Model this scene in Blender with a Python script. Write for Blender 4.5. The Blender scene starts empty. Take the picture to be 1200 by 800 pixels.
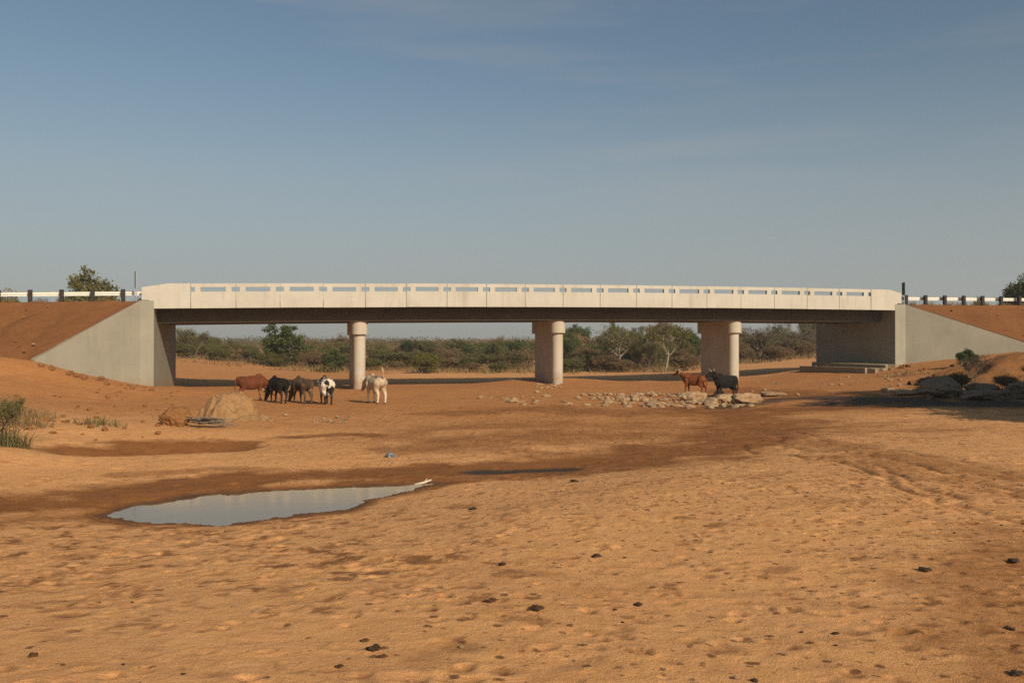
import bpy, bmesh, math, random
import numpy as np
from mathutils import Vector, Matrix, Quaternion
R = math.radians
SC = bpy.context.scene
COL = SC.collection
EYE = 1.75
FPX = 1040.0            # focal length in pixels of the 1200 px wide photograph
HOR = 405.0             # horizon row

# ------------------------------------------------------------------ camera, sky, sun, exposure
cam_d = bpy.data.cameras.new('camera')
cam_d.sensor_width = 36.0
cam_d.lens = FPX / 1200.0 * 36.0
cam_d.clip_start = 0.1
cam_d.clip_end = 5000
cam = bpy.data.objects.new('camera', cam_d)
cam.location = (0, 0, EYE)
cam.rotation_euler = (R(90) + math.atan(5.0 / FPX), 0, 0)
COL.objects.link(cam)
SC.camera = cam

SUN_EL, SUN_A = R(26.5), R(33)      # elevation; light travels into the picture and this far to the left
SUN_DIR = Vector((-math.sin(SUN_A) * math.cos(SUN_EL), math.cos(SUN_A) * math.cos(SUN_EL), -math.sin(SUN_EL)))
world = bpy.data.worlds.new('World')
SC.world = world
world.use_nodes = True
wt = world.node_tree
for n_ in list(wt.nodes):
    wt.nodes.remove(n_)
def WN(t, **kw):
    n = wt.nodes.new(t)
    for k, v in kw.items():
        setattr(n, k, v)
    return n
wo = WN('ShaderNodeOutputWorld'); wb = WN('ShaderNodeBackground')
sky = WN('ShaderNodeTexSky', sky_type='NISHITA', sun_disc=False)
sky.sun_elevation = SUN_EL
sky.sun_rotation = math.pi - SUN_A
sky.altitude = 300
sky.air_density = 1.0
sky.dust_density = 2.0
sky.ozone_density = 2.0
# thin cirrus streaks over the dusty sky
geo = WN('ShaderNodeTexCoord')
mp = WN('ShaderNodeMapping'); mp.inputs['Rotation'].default_value = (R(8), R(-13), 0); mp.inputs['Scale'].default_value = (1.2, 1.0, 11.0)
nz = WN('ShaderNodeTexNoise'); nz.inputs['Scale'].default_value = 1.7; nz.inputs['Detail'].default_value = 7; nz.inputs['Roughness'].default_value = 0.58
rmp = WN('ShaderNodeMapRange'); rmp.inputs['From Min'].default_value = 0.50; rmp.inputs['From Max'].default_value = 0.85; rmp.inputs['To Max'].default_value = 0.36
mx = WN('ShaderNodeMix', data_type='RGBA'); mx.inputs['B'].default_value = (4.2, 4.1, 4.0, 1)
hs = WN('ShaderNodeHueSaturation'); hs.inputs['Saturation'].default_value = 0.80; hs.inputs['Value'].default_value = 0.82
L = wt.links.new
L(geo.outputs['Generated'], mp.inputs['Vector']); L(mp.outputs['Vector'], nz.inputs['Vector'])
L(nz.outputs['Fac'], rmp.inputs['Value'])
tint = WN('ShaderNodeMix', data_type='RGBA', blend_type='MULTIPLY'); tint.inputs['Factor'].default_value = 1.0; tint.inputs['B'].default_value = (0.79, 1.0, 0.97, 1)
L(sky.outputs['Color'], tint.inputs['A']); L(tint.outputs['Result'], hs.inputs['Color'])
L(hs.outputs['Color'], mx.inputs['A']); L(rmp.outputs['Result'], mx.inputs['Factor'])
# dust hanging low over the horizon
sx_ = WN('ShaderNodeSeparateXYZ'); L(geo.outputs['Generated'], sx_.inputs[0])
dr_ = WN('ShaderNodeMapRange', interpolation_type='SMOOTHERSTEP'); dr_.inputs['From Min'].default_value = -0.02; dr_.inputs['From Max'].default_value = 0.36; dr_.inputs['To Min'].default_value = 0.8; dr_.inputs['To Max'].default_value = 0.0
L(sx_.outputs['Z'], dr_.inputs['Value'])
mx2 = WN('ShaderNodeMix', data_type='RGBA'); mx2.inputs['B'].default_value = (4.0, 4.05, 3.95, 1)
L(dr_.outputs['Result'], mx2.inputs['Factor']); L(mx.outputs['Result'], mx2.inputs['A'])
L(mx2.outputs['Result'], wb.inputs['Color']); L(wb.outputs['Background'], wo.inputs['Surface'])
wb.inputs['Strength'].default_value = 0.09

sun_d = bpy.data.lights.new('sun', 'SUN')
sun_d.energy = 4.7
sun_d.angle = R(0.5)
sun_d.color = (1.0, 0.83, 0.62)
sun = bpy.data.objects.new('sun', sun_d)
sun.rotation_euler = SUN_DIR.to_track_quat('-Z', 'Y').to_euler()
sun.location = (30, -60, 50)
COL.objects.link(sun)

vs = SC.view_settings
vs.view_transform = 'Standard'
vs.look = 'None'
vs.exposure = 0.08
vs.gamma = 1.0
vs.use_curve_mapping = False
SC.cycles.use_denoising = False
SC.cycles.max_bounces = 6
SC.cycles.transparent_max_bounces = 8

# ------------------------------------------------------------------ helpers
def hash2(ix, iy, seed):
    h = (ix.astype(np.int64) * 374761393 + iy.astype(np.int64) * 668265263 + seed * 1442695041) & 0x7fffffff
    h = ((h ^ (h >> 13)) * 1274126177) & 0x7fffffff
    return ((h ^ (h >> 16)) & 0xffff) / 65535.0
def vnoise(x, y, seed=0):
    ix = np.floor(x); iy = np.floor(y)
    fx = x - ix; fy = y - iy
    fx = fx * fx * fx * (fx * (fx * 6 - 15) + 10); fy = fy * fy * fy * (fy * (fy * 6 - 15) + 10)
    a = hash2(ix, iy, seed); b = hash2(ix + 1, iy, seed); c = hash2(ix, iy + 1, seed); d = hash2(ix + 1, iy + 1, seed)
    return (a * (1 - fx) + b * fx) * (1 - fy) + (c * (1 - fx) + d * fx) * fy
def fbm(x, y, oct=4, seed=0, gain=0.5):
    s = 0; a = 1; t = 0
    for i in range(oct):
        s = s + a * vnoise(x * 2 ** i + 17.3 * i, y * 2 ** i - 9.1 * i, seed + i); t += a; a *= gain
    return s / t
def sstep(a, b, x):
    t = np.clip((x - a) / (b - a), 0, 1)
    return t * t * (3 - 2 * t)

def tag(o, label=None, cat=None, group=None, kind=None):
    if label: o['label'] = label
    if cat: o['category'] = cat
    if group: o['group'] = group
    if kind: o['kind'] = kind
    return o
def empty(name, loc, label, cat, group=None, rz=0.0, scale=1.0):
    o = bpy.data.objects.new(name, None)
    o.empty_display_size = 0.3
    COL.objects.link(o)
    o.location = loc; o.rotation_euler = (0, 0, rz); o.scale = (scale,) * 3
    return tag(o, label, cat, group)
class MB:
    """Collects shapes; build() links them as one mesh object."""
    def __init__(s): s.v = []; s.f = []
    def add(s, vs_, fs):
        b = len(s.v); s.v += [tuple(v) for v in vs_]; s.f += [tuple(i + b for i in f) for f in fs]
    def box(s, x0, x1, y0, y1, z0, z1, M=None):
        vs_ = [(x, y, z) for z in (z0, z1) for y in (y0, y1) for x in (x0, x1)]
        if M: vs_ = [M(v) for v in vs_]
        s.add(vs_, [(0, 2, 3, 1), (4, 5, 7, 6), (0, 1, 5, 4), (2, 6, 7, 3), (0, 4, 6, 2), (1, 3, 7, 5)])
    def tube(s, pts, rad, n=8, caps=True):
        pts = [Vector(p) for p in pts]
        rings = []
        ref = Vector((0, 0, 1))
        for i, p in enumerate(pts):
            d = (pts[min(i + 1, len(pts) - 1)] - pts[max(i - 1, 0)])
            if d.length < 1e-7: d = Vector((0, 0, 1))
            d.normalize()
            a = d.cross(ref if abs(d.dot(ref)) < 0.95 else Vector((1, 0, 0))).normalized()
            b = d.cross(a)
            r = rad[i] if isinstance(rad, (list, tuple)) else rad
            rings.append([p + (a * math.cos(t) + b * math.sin(t)) * r for t in [2 * math.pi * k / n for k in range(n)]])
        vs_ = [v for rg in rings for v in rg]; fs = []
        for i in range(len(pts) - 1):
            for k in range(n):
                a = i * n + k; b = i * n + (k + 1) % n
                fs.append((a, b, b + n, a + n))
        if caps:
            fs.append(tuple(reversed(range(n)))); fs.append(tuple(range((len(pts) - 1) * n, len(pts) * n)))
        s.add(vs_, fs)
    def build(s, name, mat, parent=None, origin=None, smooth=False, recalc=True):
        me = bpy.data.meshes.new(name)
        o_ = Vector(origin) if origin is not None else (Vector(parent['_o']) if parent is not None and '_o' in parent else Vector((0, 0, 0)))
        me.from_pydata([tuple(Vector(v) - o_) for v in s.v], [], s.f)
        if recalc:
            bm = bmesh.new(); bm.from_mesh(me); bmesh.ops.recalc_face_normals(bm, faces=bm.faces); bm.to_mesh(me); bm.free()
        if smooth:
            me.polygons.foreach_set('use_smooth', [True] * len(me.polygons))
        if mat: me.materials.append(mat)
        o = bpy.data.objects.new(name, me)
        COL.objects.link(o)
        if parent is not None: o.parent = parent
        else: o.location = o_
        return o
def children(o): return [c for c in bpy.data.objects if c.parent == o]
KIDS = {}
def copy_tree(o, parent=None):
    c = o.copy(); COL.objects.link(c)
    if parent is not None: c.parent = parent
    key = o.name
    if key not in KIDS: KIDS[key] = children(o)
    for ch in KIDS[key]: copy_tree(ch, c)
    return c

# ------------------------------------------------------------------ materials
def mat_new(name, rough=0.9, spec=0.25):
    m = bpy.data.materials.new(name); m.use_nodes = True
    nt = m.node_tree; b = nt.nodes['Principled BSDF']
    b.inputs['Roughness'].default_value = rough
    b.inputs['Specular IOR Level'].default_value = spec
    return m, nt, b
def nd(nt, t, ins=None, **kw):
    n = nt.nodes.new(t)
    for k, v in kw.items(): setattr(n, k, v)
    for k, v in (ins or {}).items(): n.inputs[k].default_value = v
    return n
def noise(nt, scale, detail=4, rough=0.55, vec=None, dist=0.0):
    n = nd(nt, 'ShaderNodeTexNoise', {'Scale': scale, 'Detail': detail, 'Roughness': rough, 'Distortion': dist})
    if vec: nt.links.new(vec, n.inputs['Vector'])
    return n.outputs['Fac']
def rng(nt, val, a, b, c=0.0, d=1.0):
    n = nd(nt, 'ShaderNodeMapRange', {'From Min': a, 'From Max': b, 'To Min': c, 'To Max': d})
    nt.links.new(val, n.inputs['Value']); return n.outputs['Result']
def mix(nt, fac, a, b, blend='MIX'):
    n = nd(nt, 'ShaderNodeMix', data_type='RGBA', blend_type=blend)
    for sock, v in (('Factor', fac), ('A', a), ('B', b)):
        s = n.inputs[sock]
        if sock == 'Factor': s = n.inputs[0]
        elif sock == 'A': s = n.inputs[6]
        else: s = n.inputs[7]
        if hasattr(v, 'is_output'): nt.links.new(v, s)
        else: s.default_value = v if not isinstance(v, (tuple, list)) else tuple(v) + (1,) * (4 - len(v))
    return n.outputs[2]
def coords(nt, kind='Object', scale=None):
    c = nd(nt, 'ShaderNodeTexCoord').outputs[kind]
    if scale:
        m = nd(nt, 'ShaderNodeMapping', {'Scale': scale}); nt.links.new(c, m.inputs['Vector']); return m.outputs['Vector']
    return c
def worldpos(nt): return nd(nt, 'ShaderNodeNewGeometry').outputs['Position']
def bump(nt, b, h, strength=0.3, dist=0.02):
    n = nd(nt, 'ShaderNodeBump', {'Strength': strength, 'Distance': dist})
    nt.links.new(h, n.inputs['Height']); nt.links.new(n.outputs['Normal'], b.inputs['Normal']); return n
def attr(nt, name): return nd(nt, 'ShaderNodeAttribute', attribute_name=name).outputs['Fac']

def concrete(name, c0, c1, stain=(0.2, 0.15, 0.1), stain_amt=0.35, form_lines=False):
    m, nt, b = mat_new(name, 0.88, 0.2)
    p = worldpos(nt)
    big = noise(nt, 0.7, 5, 0.6, p)
    streak = nd(nt, 'ShaderNodeMapping', {'Scale': (2.2, 2.2, 0.35)}); nt.links.new(p, streak.inputs['Vector'])
    st = noise(nt, 1.6, 5, 0.6, streak.outputs['Vector'])
    fine = noise(nt, 22, 4, 0.65, p)
    c = mix(nt, rng(nt, big, 0.3, 0.7), c0, c1)
    c = mix(nt, rng(nt, st, 0.52, 0.85, 0, stain_amt), c, stain)
    c = mix(nt, rng(nt, fine, 0.35, 0.7, 0.0, 0.28), c, tuple(x * 0.72 for x in c0))
    hbig = noise(nt, 4.5, 3, 0.5, p)
    c = mix(nt, rng(nt, hbig, 0.62, 0.7, 0, 0.16), c, tuple(x * 0.78 for x in c0))
    if form_lines:      # joints between formwork boards and a rough band of mud splash near the ground
        sp = nd(nt, 'ShaderNodeSeparateXYZ'); nt.links.new(p, sp.inputs[0])
        for out, per, off in ((2, 1.22, 0.31), (0, 2.44, 0.7)):
            mm = nd(nt, 'ShaderNodeMath', operation='MULTIPLY_ADD'); nt.links.new(sp.outputs[out], mm.inputs[0]); mm.inputs[1].default_value = 1 / per; mm.inputs[2].default_value = off
            fr = nd(nt, 'ShaderNodeMath', operation='FRACT'); nt.links.new(mm.outputs[0], fr.inputs[0])
            c = mix(nt, rng(nt, fr.outputs[0], 0.016 / per, 0.0, 0, 0.45), c, tuple(x * 0.55 for x in c0))
        zz = nd(nt, 'ShaderNodeMath', operation='MULTIPLY_ADD'); nt.links.new(hbig, zz.inputs[0]); zz.inputs[1].default_value = -1.6; nt.links.new(sp.outputs[2], zz.inputs[2])
        c = mix(nt, rng(nt, zz.outputs[0], form_lines + 0.0, form_lines - 0.8, 0, 0.55), c, (0.27, 0.15, 0.07))
    nt.links.new(c, b.inputs['Base Color'])
    bump(nt, b, fine, 0.25, 0.01)
    return m
M_PAR = concrete('pale_precast_concrete', (0.50, 0.475, 0.415), (0.43, 0.40, 0.335), stain_amt=0.42)
M_PIER = concrete('pier_concrete', (0.49, 0.44, 0.355), (0.41, 0.365, 0.29), stain_amt=0.4, form_lines=-0.55)
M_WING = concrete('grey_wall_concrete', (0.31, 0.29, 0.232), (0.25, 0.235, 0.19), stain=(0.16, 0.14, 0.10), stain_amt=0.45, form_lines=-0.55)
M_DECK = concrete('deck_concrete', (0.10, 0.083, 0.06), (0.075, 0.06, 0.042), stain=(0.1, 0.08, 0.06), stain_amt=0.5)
M_SLAB = concrete('apron_concrete', (0.34, 0.27, 0.18), (0.25, 0.19, 0.12), stain=(0.12, 0.07, 0.04), stain_amt=0.8)

def simple(name, c, rough=0.8, var=0.3, sc=8.0, spec=0.25, metal=0.0):
    m, nt, b = mat_new(name, rough, spec)
    f = noise(nt, sc, 4, 0.6, coords(nt))
    nt.links.new(mix(nt, rng(nt, f, 0.3, 0.7), c, tuple(x * (1 - var) for x in c)), b.inputs['Base Color'])
    b.inputs['Metallic'].default_value = metal
    return m
M_RAIL = simple('galvanised_white_rail', (0.72, 0.7, 0.64), 0.45, 0.12, 5, 0.4)
M_POST = simple('dark_timber_post', (0.045, 0.035, 0.03), 0.85, 0.4)
M_SIGNPOST = simple('grey_steel_post', (0.28, 0.33, 0.36), 0.5, 0.15, 6, 0.4)
M_SIGNBACK = simple('dark_sign_back', (0.05, 0.06, 0.07), 0.55, 0.2)
M_ASPH = simple('asphalt', (0.05, 0.05, 0.05), 0.95, 0.3, 30)

def earth(name, c0, c1, c2, bstr=0.5):
    m, nt, b = mat_new(name, 0.97, 0.1)
    p = worldpos(nt)
    f0 = noise(nt, 0.35, 5, 0.6, p); f1 = noise(nt, 5, 6, 0.7, p); f2 = noise(nt, 40, 3, 0.6, p)
    c = mix(nt, rng(nt, f0, 0.35, 0.65), c0, c1)
    c = mix(nt, rng(nt, f1, 0.4, 0.75, 0, 0.7), c, c2)
    c = mix(nt, rng(nt, f2, 0.55, 0.8, 0, 0.4), c, tuple(x * 1.5 for x in c0))
    nt.links.new(c, b.inputs['Base Color'])
    h = nd(nt, 'ShaderNodeMath', operation='ADD'); nt.links.new(f1, h.inputs[0]); nt.links.new(f2, h.inputs[1])
    bump(nt, b, h.outputs[0], bstr, 0.05)
    return m
M_EMB = earth('red_embankment_earth', (0.205, 0.088, 0.034), (0.175, 0.073, 0.028), (0.13, 0.054, 0.02))

def sand_material():
    m, nt, b = mat_new('river_sand', 0.95, 0.15)
    p = worldpos(nt)
    flat = nd(nt, 'ShaderNodeMapping', {'Scale': (1, 1, 0.2)}); nt.links.new(p, flat.inputs['Vector']); pv = flat.outputs['Vector']
    big = noise(nt, 0.22, 5, 0.6, pv); mid = noise(nt, 1.7, 6, 0.68, pv, 0.4); small = noise(nt, 9, 5, 0.7, pv); grain = noise(nt, 70, 3, 0.75, pv); grit = noise(nt, 240, 2, 0.8, pv)
    dry0 = (0.77, 0.395, 0.162); dry1 = (0.70, 0.34, 0.13)
    red0 = (0.50, 0.215, 0.070); red1 = (0.39, 0.155, 0.048)
    dry = mix(nt, rng(nt, mid, 0.35, 0.7), dry0, dry1)
    red = mix(nt, rng(nt, mid, 0.35, 0.7), red0, red1)
    soil = attr(nt, 'soil')
    c = mix(nt, soil, dry, red)
    c = mix(nt, rng(nt, big, 0.5, 0.74, 0, 0.3), c, red0)
    # trodden streaks on the stony bed
    stm = nd(nt, 'ShaderNodeMapping', {'Scale': (0.4, 1.5, 0.2), 'Rotation': (0, 0, 0.12)}); nt.links.new(p, stm.inputs['Vector'])
    stk = noise(nt, 1.3, 7, 0.7, stm.outputs['Vector'], 0.5)
    wear = attr(nt, 'wear')
    sk = nd(nt, 'ShaderNodeMath', operation='MULTIPLY'); nt.links.new(rng(nt, stk, 0.52, 0.66, 0, 0.55), sk.inputs[0]); nt.links.new(rng(nt, wear, 0.0, 1.0, 0.1, 1.0), sk.inputs[1])
    c = mix(nt, sk.outputs[0], c, (0.33, 0.14, 0.044))
    c = mix(nt, rng(nt, stk, 0.44, 0.30, 0, 0.35), c, (0.66, 0.37, 0.15))
    # soft grey-brown mottling, then ragged small scuffs
    mot = noise(nt, 6.5, 6, 0.7, pv, 0.6)
    c = mix(nt, rng(nt, mot, 0.53, 0.71, 0, 0.42), c, (0.34, 0.155, 0.06))
    spk = noise(nt, 30, 4, 0.75, pv)
    c = mix(nt, rng(nt, spk, 0.60, 0.70, 0, 0.5), c, (0.25, 0.11, 0.036))
    wv = nd(nt, 'ShaderNodeVectorMath', operation='MULTIPLY_ADD'); wv.inputs[1].default_value = (0.09, 0.09, 0.0)
    wnz = nd(nt, 'ShaderNodeTexNoise', {'Scale': 14.0, 'Detail': 4, 'Roughness': 0.7}); nt.links.new(pv, wnz.inputs['Vector'])
    nt.links.new(wnz.outputs['Color'], wv.inputs[0]); nt.links.new(pv, wv.inputs[2])
    for sc_, thr, rad_, col_, amt in ((4.2, 0.5, 0.16, (0.10, 0.04, 0.014), 0.85), (8.0, 0.62, 0.2, (0.17, 0.07, 0.024), 0.7)):
        vo = nd(nt, 'ShaderNodeTexVoronoi', {'Scale': sc_, 'Randomness': 1.0}, voronoi_dimensions='2D'); nt.links.new(wv.outputs[0], vo.inputs['Vector'])
        sepc = nd(nt, 'ShaderNodeSeparateColor'); nt.links.new(vo.outputs['Color'], sepc.inputs[0])
        thr_ = nd(nt, 'ShaderNodeMath', operation='ADD'); nt.links.new(sepc.outputs[0], thr_.inputs[0]); nt.links.new(rng(nt, wear, 0, 1, -0.25, 0.32), thr_.inputs[1])
        on = rng(nt, thr_.outputs[0], thr, thr + 0.3, 0, 1)
        sz_ = nd(nt, 'ShaderNodeMath', operation='MULTIPLY'); nt.links.new(on, sz_.inputs[0]); sz_.inputs[1].default_value = rad_
        df = nd(nt, 'ShaderNodeMath', operation='SUBTRACT'); nt.links.new(sz_.outputs[0], df.inputs[0]); nt.links.new(vo.outputs['Distance'], df.inputs[1])
        c = mix(nt, rng(nt, df.outputs[0], 0.0, 0.07, 0, amt), c, col_)
    # grit and pale grains
    c = mix(nt, rng(nt, grain, 0.56, 0.70, 0, 0.36), c, (0.27, 0.125, 0.044))
    c = mix(nt, rng(nt, grain, 0.45, 0.3, 0, 0.5), c, (0.78, 0.48, 0.23))
    c = mix(nt, rng(nt, grit, 0.56, 0.68, 0, 0.4), c, (0.28, 0.135, 0.05))
    c = mix(nt, rng(nt, grit, 0.36, 0.24, 0, 0.6), c, (0.9, 0.7, 0.45))
    wet = attr(nt, 'wet')
    # damp ground has a ragged, blotchy edge
    rag = nd(nt, 'ShaderNodeMath', operation='ADD'); nt.links.new(small, rag.inputs[0]); nt.links.new(mid, rag.inputs[1])
    wn = nd(nt, 'ShaderNodeMath', operation='MULTIPLY_ADD'); nt.links.new(wet, wn.inputs[0]); wn.inputs[1].default_value = 2.0
    sh = nd(nt, 'ShaderNodeMath', operation='SUBTRACT'); nt.links.new(rag.outputs[0], sh.inputs[0]); sh.inputs[1].default_value = 1.6
    nt.links.new(sh.outputs[0], wn.inputs[2])
    wf = rng(nt, wn.outputs[0], -0.3, 1.0, 0, 0.95)
    wetc = mix(nt, rng(nt, mid, 0.3, 0.65), (0.30, 0.115, 0.03), (0.205, 0.076, 0.02))
    wetc = mix(nt, rng(nt, spk, 0.55, 0.7, 0, 0.5), wetc, (0.11, 0.045, 0.016))
    c = mix(nt, wf, c, wetc)
    scuff = attr(nt, 'scuff')
    c = mix(nt, scuff, c, (0.19, 0.076, 0.024))
    mud_and_shade = attr(nt, 'mud_and_shade')
    mf = nd(nt, 'ShaderNodeMath', operation='MULTIPLY_ADD'); nt.links.new(mud_and_shade, mf.inputs[0]); mf.inputs[1].default_value = 2.0; nt.links.new(sh.outputs[0], mf.inputs[2])
    c = mix(nt, rng(nt, mf.outputs[0], -0.3, 1.1), c, (0.06, 0.042, 0.03))
    nt.links.new(c, b.inputs['Base Color'])
    nt.links.new(rng(nt, wet, 0.6, 1.0, 0.95, 0.8), b.inputs['Roughness'])
    a = nd(nt, 'ShaderNodeMath', operation='MULTIPLY_ADD'); nt.links.new(small, a.inputs[0]); a.inputs[1].default_value = 0.5; nt.links.new(spk, a.inputs[2])
    a2 = nd(nt, 'ShaderNodeMath', operation='MULTIPLY_ADD'); nt.links.new(grain, a2.inputs[0]); a2.inputs[1].default_value = 0.4; nt.links.new(a.outputs[0], a2.inputs[2])
    a3 = nd(nt, 'ShaderNodeMath', operation='MULTIPLY_ADD'); nt.links.new(grit, a3.inputs[0]); a3.inputs[1].default_value = 0.2; nt.links.new(a2.outputs[0], a3.inputs[2])
    bump(nt, b, a3.outputs[0], 0.6, 0.03)
    return m
M_SAND = sand_material()

def leaf_mat(name, c0, c1, trans=0.25):
    m, nt, b = mat_new(name, 0.75, 0.2)
    v = attr(nt, 'shade')
    c = mix(nt, v, c0, c1)
    nt.links.new(c, b.inputs['Base Color'])
    tr = nd(nt, 'ShaderNodeBsdfTranslucent'); nt.links.new(c, tr.inputs['Color'])
    ms = nd(nt, 'ShaderNodeMixShader', {'Fac': trans})
    nt.links.new(b.outputs[0], ms.inputs[1]); nt.links.new(tr.outputs[0], ms.inputs[2])
    nt.links.new(ms.outputs[0], nt.nodes['Material Output'].inputs['Surface'])
    return m
M_LEAF = {
    'green': leaf_mat('green_leaves', (0.04, 0.06, 0.016), (0.105, 0.13, 0.035)),
    'dark': leaf_mat('dark_green_leaves', (0.022, 0.038, 0.014), (0.05, 0.068, 0.024)),
    'olive': leaf_mat('olive_leaves', (0.082, 0.082, 0.027), (0.165, 0.15, 0.052)),
    'yellow': leaf_mat('yellow_green_leaves', (0.08, 0.08, 0.02), (0.18, 0.155, 0.045)),
    'brown': leaf_mat('brown_dry_leaves', (0.12, 0.08, 0.04), (0.24, 0.16, 0.08)),
    'grey': leaf_mat('grey_twigs', (0.09, 0.075, 0.055), (0.17, 0.135, 0.095)),
    'far': leaf_mat('far_leaves', (0.07, 0.065, 0.028), (0.14, 0.12, 0.055)),
    'straw': leaf_mat('straw_grass', (0.16, 0.105, 0.045), (0.30, 0.21, 0.095)),
    'grassgreen': leaf_mat('green_grass', (0.075, 0.075, 0.028), (0.20, 0.165, 0.07)),
}
M_BARK = simple('grey_brown_bark', (0.16, 0.12, 0.085), 0.9, 0.4)
M_PALEBARK = simple('pale_bark', (0.30, 0.26, 0.195), 0.85, 0.35)

def rock_mat(name, c0, c1):
    m, nt, b = mat_new(name, 0.9, 0.2)
    p = coords(nt)
    f0 = noise(nt, 1.5, 5, 0.6, p); f1 = noise(nt, 9, 5, 0.7, p)
    c = mix(nt, rng(nt, f0, 0.35, 0.65), c0, c1)
    c = mix(nt, rng(nt, f1, 0.5, 0.75, 0, 0.55), c, tuple(x * 0.55 for x in c0))
    nt.links.new(c, b.inputs['Base Color']); bump(nt, b, f1, 0.6, 0.05)
    return m
M_ROCK = rock_mat('pale_rock', (0.40, 0.28, 0.165), (0.31, 0.19, 0.1))
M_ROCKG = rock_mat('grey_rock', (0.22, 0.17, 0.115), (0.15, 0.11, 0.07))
M_HEAP = earth('heap_sand', (0.48, 0.29, 0.14), (0.40, 0.22, 0.095), (0.24, 0.115, 0.045), 1.0)
M_HEAPB = earth('heap_earth', (0.36, 0.175, 0.07), (0.31, 0.14, 0.052), (0.20, 0.09, 0.035), 1.0)
M_DUNG = simple('dark_dung', (0.065, 0.038, 0.022), 0.95, 0.5, 20)
M_CLOD = simple('brown_clod', (0.11, 0.05, 0.02), 0.95, 0.5, 20)

# ------------------------------------------------------------------ bridge axis (x along the bridge, y across it, away from the camera)
E = Vector((0.971, 0.239, 0)).normalized()
N = Vector((-E.y, E.x, 0))
P0 = Vector((-16.33, 45.1, 0))
PITCH = 2.197
def bh(s):
    p = s / PITCH
    p = max(-4.0, min(22.0, p))
    return EYE + 1.908 + 0.0418 * p - 0.00141 * p * p
def BW(s, off, h):      # bridge coordinates to the world; h counted from the underside of the parapet
    v = P0 + E * s + N * off
    return Vector((v.x, v.y, bh(s) + h))
def BWz(s, off, z):
    v = P0 + E * s + N * off
    return Vector((v.x, v.y, z))

# ------------------------------------------------------------------ terrain
CP = []      # (x, y, z)
def cp(px, py, Z): CP.append(((px - 600) * Z / FPX, Z, EYE - (py - HOR) * Z / FPX))
def cw(x, y, z): CP.append((x, y, z))
for px in (0, 300, 600, 900, 1200): cp(px, 800, 4.6)
for x in (-30, -12, 0, 12, 30): cw(x, -14, 0.15)
for x in (-8, 0, 8): cw(x, 0, 0.03)
cp(600, 600, 10.5); cp(1000, 600, 10.0); cp(300, 680, 7.6); cp(900, 690, 7.0); cp(100, 680, 7.8); cp(800, 560, 13.2)
cp(1200, 600, 9.8); cp(1000, 540, 15.2); cp(1200, 540, 15.0)
cp(520, 620, 10.3)
cp(150, 603, 12.9); cp(260, 614, 12.2); cp(505, 566, 15.9); cp(380, 570, 15.5); cp(60, 600, 12.6); cp(0, 620, 11.4)
cp(690, 548, 17.6); cp(600, 520, 21.0); cp(460, 535, 19.0); cp(300, 545, 17.8); cp(180, 524, 21.5); cp(60, 550, 16.8)
cp(600, 490, 28.5); cp(430, 473, 35.5); cp(350, 473, 35.5); cp(300, 490, 28.5); cp(520, 460, 43.0); cp(600, 465, 40); cp(760, 470, 37.5)
cp(850, 475, 35.5); cp(900, 490, 28.0); cp(760, 510, 23.5); cp(1000, 500, 23.0); cp(1100, 490, 24.8); cp(1200, 500, 22.0)
cp(1100, 468, 32.0); cp(1200, 468, 31.0); cp(1000, 468, 33.5)
cp(1000, 444, 47); cp(940, 445, 49); cp(1049, 428, 54.7); cp(1120, 432, 48); cp(1190, 412, 52)
cp(960, 428, 62); cp(1200, 440, 41)
cp(0, 525, 18.0); cp(-150, 540, 16); cp(20, 480, 27); cp(40, 423, 39.2); cp(100, 440, 41); cp(150, 450.5, 43.3); cp(182, 454.5, 44.5); cp(0, 440, 36); cp(0, 418, 38.5)
cp(100, 470, 33); cp(200, 490, 28); cp(250, 466, 39); cp(-100, 420, 36); cp(-100, 470, 25)
cp(424, 456, 46.5); cp(300, 457, 45.5); cp(651, 453.5, 48.5); cp(760, 452, 50); cp(855, 449, 51.5); cp(540, 454, 47.5); cp(575, 446.5, 54.5); cp(605, 443.5, 55.5); cp(640, 442, 56.5); cp(680, 442.5, 57); cp(640, 453.5, 49.2); cp(600, 453.5, 49); cp(660, 453, 50.2); cp(632, 451.5, 51.5); cp(690, 452, 50); cp(984, 441, 50.5); cp(1022, 438.5, 52)
cp(300, 454.5, 54); cp(440, 453.5, 55); cp(560, 452.0, 55.5); cp(230, 455.5, 52)
cp(300, 448.5, 61); cp(440, 448.5, 63)
cp(330, 437, 78); cp(240, 430, 80); cp(560, 441, 76); cp(440, 439, 78)
cp(560, 436.5, 105); cp(240, 424, 110); cp(400, 428, 110); cp(680, 440, 72); cp(740, 448.5, 57.5); cp(740, 442.5, 66); cp(790, 441, 66); cp(800, 434, 84); cp(700, 436.5, 95)
cp(900, 441, 60); cp(900, 432.5, 70); cp(910, 424, 90); cp(960, 417.5, 95); cp(980, 430, 66)
for x, y, z in ((-60, 60, 1.2), (-40, 90, 1.2), (60, 70, 1.4), (50, 110, 1.0), (-45, 30, 0.3), (45, 20, 0.2), (60, 45, 1.0), (-70, 40, 1.0), (-30, 10, 0.1), (30, 8, 0.1)): cw(x, y, z)
for x in (-220, -120, -50, 0, 50, 120, 220): cw(x, 190, 0.7 + abs(x) * 0.002)
CPa = np.array(CP)
def _fit():
    x = CPa[:, :2]; n = len(x)
    d = np.sqrt(((x[:, None] - x[None]) ** 2).sum(-1))
    A = np.zeros((n + 3, n + 3)); A[:n, :n] = d - np.eye(n) * 0.2
    A[:n, n] = 1; A[:n, n + 1:] = x / 100; A[n, :n] = 1; A[n + 1:, :n] = x.T / 100
    return np.linalg.solve(A, np.concatenate([CPa[:, 2], np.zeros(3)]))
_W = _fit()
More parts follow.
